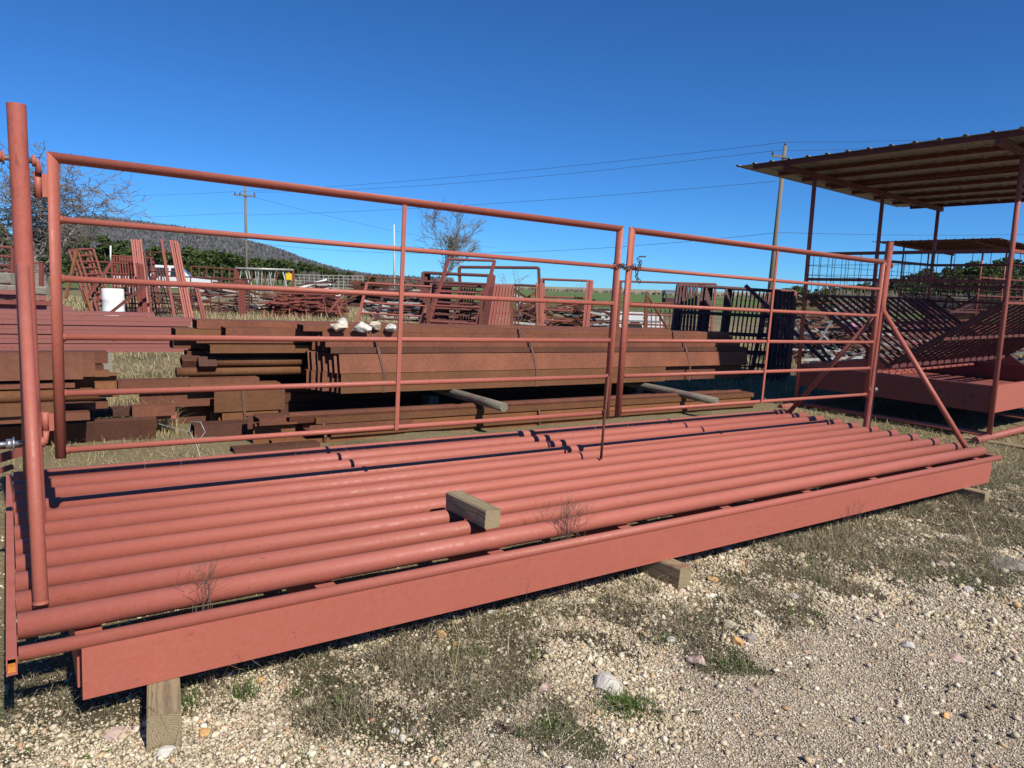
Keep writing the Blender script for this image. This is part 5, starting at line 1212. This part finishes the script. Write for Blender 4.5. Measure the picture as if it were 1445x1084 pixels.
def field_pts(n, x0, x1, y0, y1, prob, seed):
    rs = np.random.RandomState(seed); X = x0+(x1-x0)*rs.rand(n*12); Y_ = y0+(y1-y0)*rs.rand(n*12); ok = (np.abs(X/np.maximum(Y_, .1)) < .8) & (rs.rand(len(X)) < prob(X, Y_)); return X[ok][:n], Y_[ok][:n]
def px_width(X, Y_, w0): return np.maximum(w0, np.hypot(X, Y_)*.00022)
# weedy verge in front of the beam: flattened dead stems with a little green
def clumps(n, per, x0, x1, y0, y1, prob, seed, spread):
    cx, cy_ = field_pts(n, x0, x1, y0, y1, prob, seed); rs = np.random.RandomState(seed+50); k = rs.poisson(per, len(cx))+3
    X = np.repeat(cx, k); Y_ = np.repeat(cy_, k); sp = np.repeat(spread*(.5+rs.rand(len(cx))), k)
    return X+rs.randn(len(X))*sp, Y_+rs.randn(len(X))*sp
def vprob(x, y): return np.clip(soil(x, y)-.22, 0, 1)*(w2gy(x, y) < .3)
X, Y_ = clumps(1100, 22, -3, 8, 2.2, 9.5, vprob, 1, .035)
blades('dead_weeds', 'matted dead grey weeds along the front of the cattle guard', M['drygrey'], X, Y_, .03, .15, px_width(X, Y_, .0010), 2.2, 2, bend=.8)
X, Y_ = field_pts(9000, -3, 8, 2.2, 9.5, vprob, 11)
blades('weed_litter', 'flattened weed litter on the dark soil before the guard', M['drygrey'], X, Y_, .02, .09, px_width(X, Y_, .0011), 3.0, 12, bend=.95)
X, Y_ = clumps(330, 16, -3, 8, 2.2, 9.5, lambda x, y: vprob(x, y)*np.clip((vnoise(x, y, .3, 50)-.45)*6, 0, 1), 3, .02)
blades('green_sprigs', 'sparse green grass sprigs in the dead weeds before the beam', M['green'], X, Y_, .025, .10, px_width(X, Y_, .0012), .8, 4)
X, Y_ = field_pts(230, -3, 8, 2.2, 8, lambda x, y: np.clip(soil(x, y)+.08, 0, 1)*(w2gy(x, y) < .1), 17)
blades('pale_straws', 'long pale straws fallen across the weeds before the guard', M['dry'], X, Y_, .12, .32, px_width(X, Y_, .0012), 2.8, 18, bend=.93)
X, Y_ = clumps(60, 9, -3, 3, 2.2, 5, lambda x, y: (w2gy(x, y) < -.15)*1., 13, .015)
blades('stray_blades', 'stray dry blades lying over the gravel at the near end', M['dry'], X, Y_, .04, .14, px_width(X, Y_, .0010), 2.6, 14, bend=.9)
# straw round and behind the guard, kept clear of the deck itself
def sprob(x, y):
    g, gx = w2gy(x, y), w2gx(x, y); out = (g > 2.28) | (gx > 7.5) | ((gx < -.1) & (g > -.2)); stk = (g > 3.5) & (g < 5.9) & (gx > 1.45) & (gx < 9.9)
    return out*(~stk)*(.25+.75*(vnoise(x, y, .7, 9) > .35))
X, Y_ = field_pts(52000, -9, 12, 3.5, 15, sprob, 5)
blades('short_straw', 'short dry straw grass between the guard and the steel bundles', M['dry'], X, Y_, .03, .13, px_width(X, Y_, .0014), 1.9, 6, bend=.75)
X, Y_ = field_pts(9000, -9, 12, 3.5, 15, lambda x, y: sprob(x, y)*(vnoise(x, y, .9, 19) > .56), 15)
blades('mossy_green', 'patches of short green in the straw beside the feeder', M['green'], X, Y_, .02, .06, px_width(X, Y_, .0016), 1.2, 16)
X, Y_ = field_pts(9000, -5, 1.5, 5.2, 11, lambda x, y: ((w2gy(x, y) > 4.7) & (w2gy(x, y) < 6.4) & (w2gx(x, y) > .2) & (w2gx(x, y) < 1.35))*1., 7)
blades('tall_straw', 'tall pale straw standing between the steel bundles on the left', M['dry'], X, Y_, .12, .42, px_width(X, Y_, .0020), .8, 8)
X, Y_ = field_pts(60000, -26, 26, 12, 34, lambda x, y: .35+.65*(vnoise(x, y, 1.6, 12) > .4), 9)
blades('yard_grass', 'rough dry grass covering the yard behind the steel bundles', M['dry'], X, Y_, .08, .34, px_width(X, Y_, .004), .9, 10)
# stalks poking up between the pipes of the deck
X = []; Y2 = []
rs = np.random.RandomState(4)
for gx_, gy_, n_, s_ in ((3.9, 1.93, 46, .45), (2.3, 1.9, 40, .5), (2.9, 1.72, 16, .4), (1.1, 1.93, 14, .4), (4.6, 1.73, 14, .3)):
    for _ in range(n_): p = g2w((gx_+rs.randn()*s_, gy_+rs.choice([-.1, .1])+rs.randn()*.012, -.3)); X.append(p[0]); Y2.append(p[1])
blades('dry_stalks', 'dry stalks poking up between the rear pipes of the guard', M['dry'], np.array(X), np.array(Y2), .38, .56, .0017, .35, 20, bend=.1)
def weed(label, gx_, gy_, h, n, seed, spread=.5, v0=0):
    rs_ = random.Random(seed); b_ = g2w((gx_, gy_, -.37)); t = MB()
    for k in range(n):
        d = np.array([rs_.gauss(0, spread*.5), rs_.gauss(0, spread*.5), 1.]); d /= np.linalg.norm(d); p = np.array([rs_.gauss(0, .04), rs_.gauss(0, .015), 0]); pts = [p]
        if v0: p = p+np.array([0, 0, v0]); pts.append(p)
        for j in range(3 if v0 else 4): d = d+np.array([rs_.gauss(0, .15), rs_.gauss(0, .15), 0]); p = p+d/np.linalg.norm(d)*(h-v0)/(3 if v0 else 4)*rs_.uniform(.7, 1.1); pts.append(p)
        t.tube(pts, [.0012, .001, .0008, .0007, .0006], 4, False)
        for j in (2, 3, 3):
            e = pts[j]+np.array([rs_.gauss(0, .05), rs_.gauss(0, .05), rs_.uniform(.03, .1)]); t.tube([pts[j], e], [.0007, .0005], 3, False)
    return tag(t.build('dead_weed', M['weed'], None, T(*b_)), label, 'weed', 'dead weeds')
weed('thin branching dead weed growing up before the front pipe, near end', .60, -.07, .54, 11, 1, .5, .35)
weed('bushy dead weed with many fine stems by the middle of the front pipe', 2.40, -.07, .56, 26, 2, .7, .35)
weed('sparse dead weed stem standing against the front beam, far half', 4.95, -.24, .36, 5, 3, .3)
weed('single dry stalk against the front beam, middle', 2.02, -.24, .27, 1, 4, .05)
weed('dead weed stems at the foot of the beam by the far end', 4.75, -.3, .22, 8, 5, .5)
def tuft(label, px, py, n, r_, h, seed, m_='green'):
    p = onG(px, py); rs_ = np.random.RandomState(seed); X = p[0]+rs_.randn(n)*r_; Yt = p[1]+rs_.randn(n)*r_*.8
    o = blades('grass_tuft', label, M[m_], X, Yt, h*.35, h, .0019, .75, seed, 'grass tuft'); o['group'] = 'grass tufts'
    me = o.data; co = np.empty(len(me.vertices)*3, np.float32); me.vertices.foreach_get('co', co); co = co.reshape(-1, 3)-p.astype(np.float32); me.vertices.foreach_set('co', co.ravel()); o.location = p
for k, (px, py, n_, r_, h, m_, lab) in enumerate(((885, 1000, 520, .055, .075, 'green', 'bright green grass tuft in front of the large white rock'), (345, 985, 60, .03, .13, 'green', 'tall green grass tuft right of the ringed timber block'), (268, 1000, 50, .03, .09, 'green', 'small green tuft against the side of the ringed timber block'),
        (480, 1000, 24, .02, .11, 'green', 'few green blades in the middle of a dead grass clump'), (478, 1012, 420, .07, .09, 'drygrey', 'round clump of dead grey grass at the bottom left'), (770, 1030, 120, .05, .05, 'green', 'faint green patch in the gravel below the pinkish stone'), (700, 1062, 90, .05, .045, 'green', 'faint green patch near the bottom middle'),
        (1035, 940, 130, .045, .06, 'green', 'green sprig below the rounded orange cream stone'), (1140, 885, 90, .05, .05, 'green', 'low dark green sprig at the edge of the dead weeds'), (668, 925, 80, .04, .07, 'green', 'green sprigs left of the large white rock, nearer the beam'), (940, 905, 110, .05, .07, 'green', 'dull green tuft between the large white rock and the middle timber block'),
        (575, 935, 330, .09, .09, 'drygrey', 'wide tangle of dead grey grass in front of the beam'), (915, 838, 70, .05, .16, 'drygrey', 'bent dry grass leaning on the middle timber block'), (1170, 770, 260, .10, .14, 'drygrey', 'dark tangle of dead weeds before the far half of the beam'), (430, 1072, 60, .05, .05, 'green', 'small green patch at the very bottom left of the middle'))):
    tuft(lab, px, py, n_, r_, h, 200+k, m_)
# moss cushions
M['moss'] = veg('moss_cushion', [(.05, .075, .012), (.09, .12, .02)], trans=0)
for k, (px, py, s) in enumerate(((152, 1062, .02), (120, 1070, .025), (40, 1058, .018), (192, 1078, .014), (84, 1064, .015))):
    p = onG(px, py); rock('small green moss cushion on the gravel, %s' % ('upper one nearest the timber block', 'middle largest one', 'leftmost one', 'lowest one', 'one left of the largest')[k], T(*p), (s, s*.8, s*.4), M['moss'], 300+k, 'moss', None, 'moss_cushion', 2)
# loop of thin wire in the straw
p0 = np.array(g2w((1.15, 3.45, -.36))); mb = MB(); pts = [(0, 0, 0), (.05, 0, .1), (.14, .02, .2), (.20, .02, .28), (.16, .03, .36), (.08, .03, .36), (.07, .02, .28), (.14, 0, .15), (.2, -.05, .02)]
mb.tube(pts, .0035, 5, False); mb.tube([(.07, .03, .27), (-.2, .05, .33)], .0025, 4, False); tag(mb.build('wire_loop', M['galv'], None, T(*p0)), 'loop of thin pale wire sticking up from the straw behind the guard', 'wire')
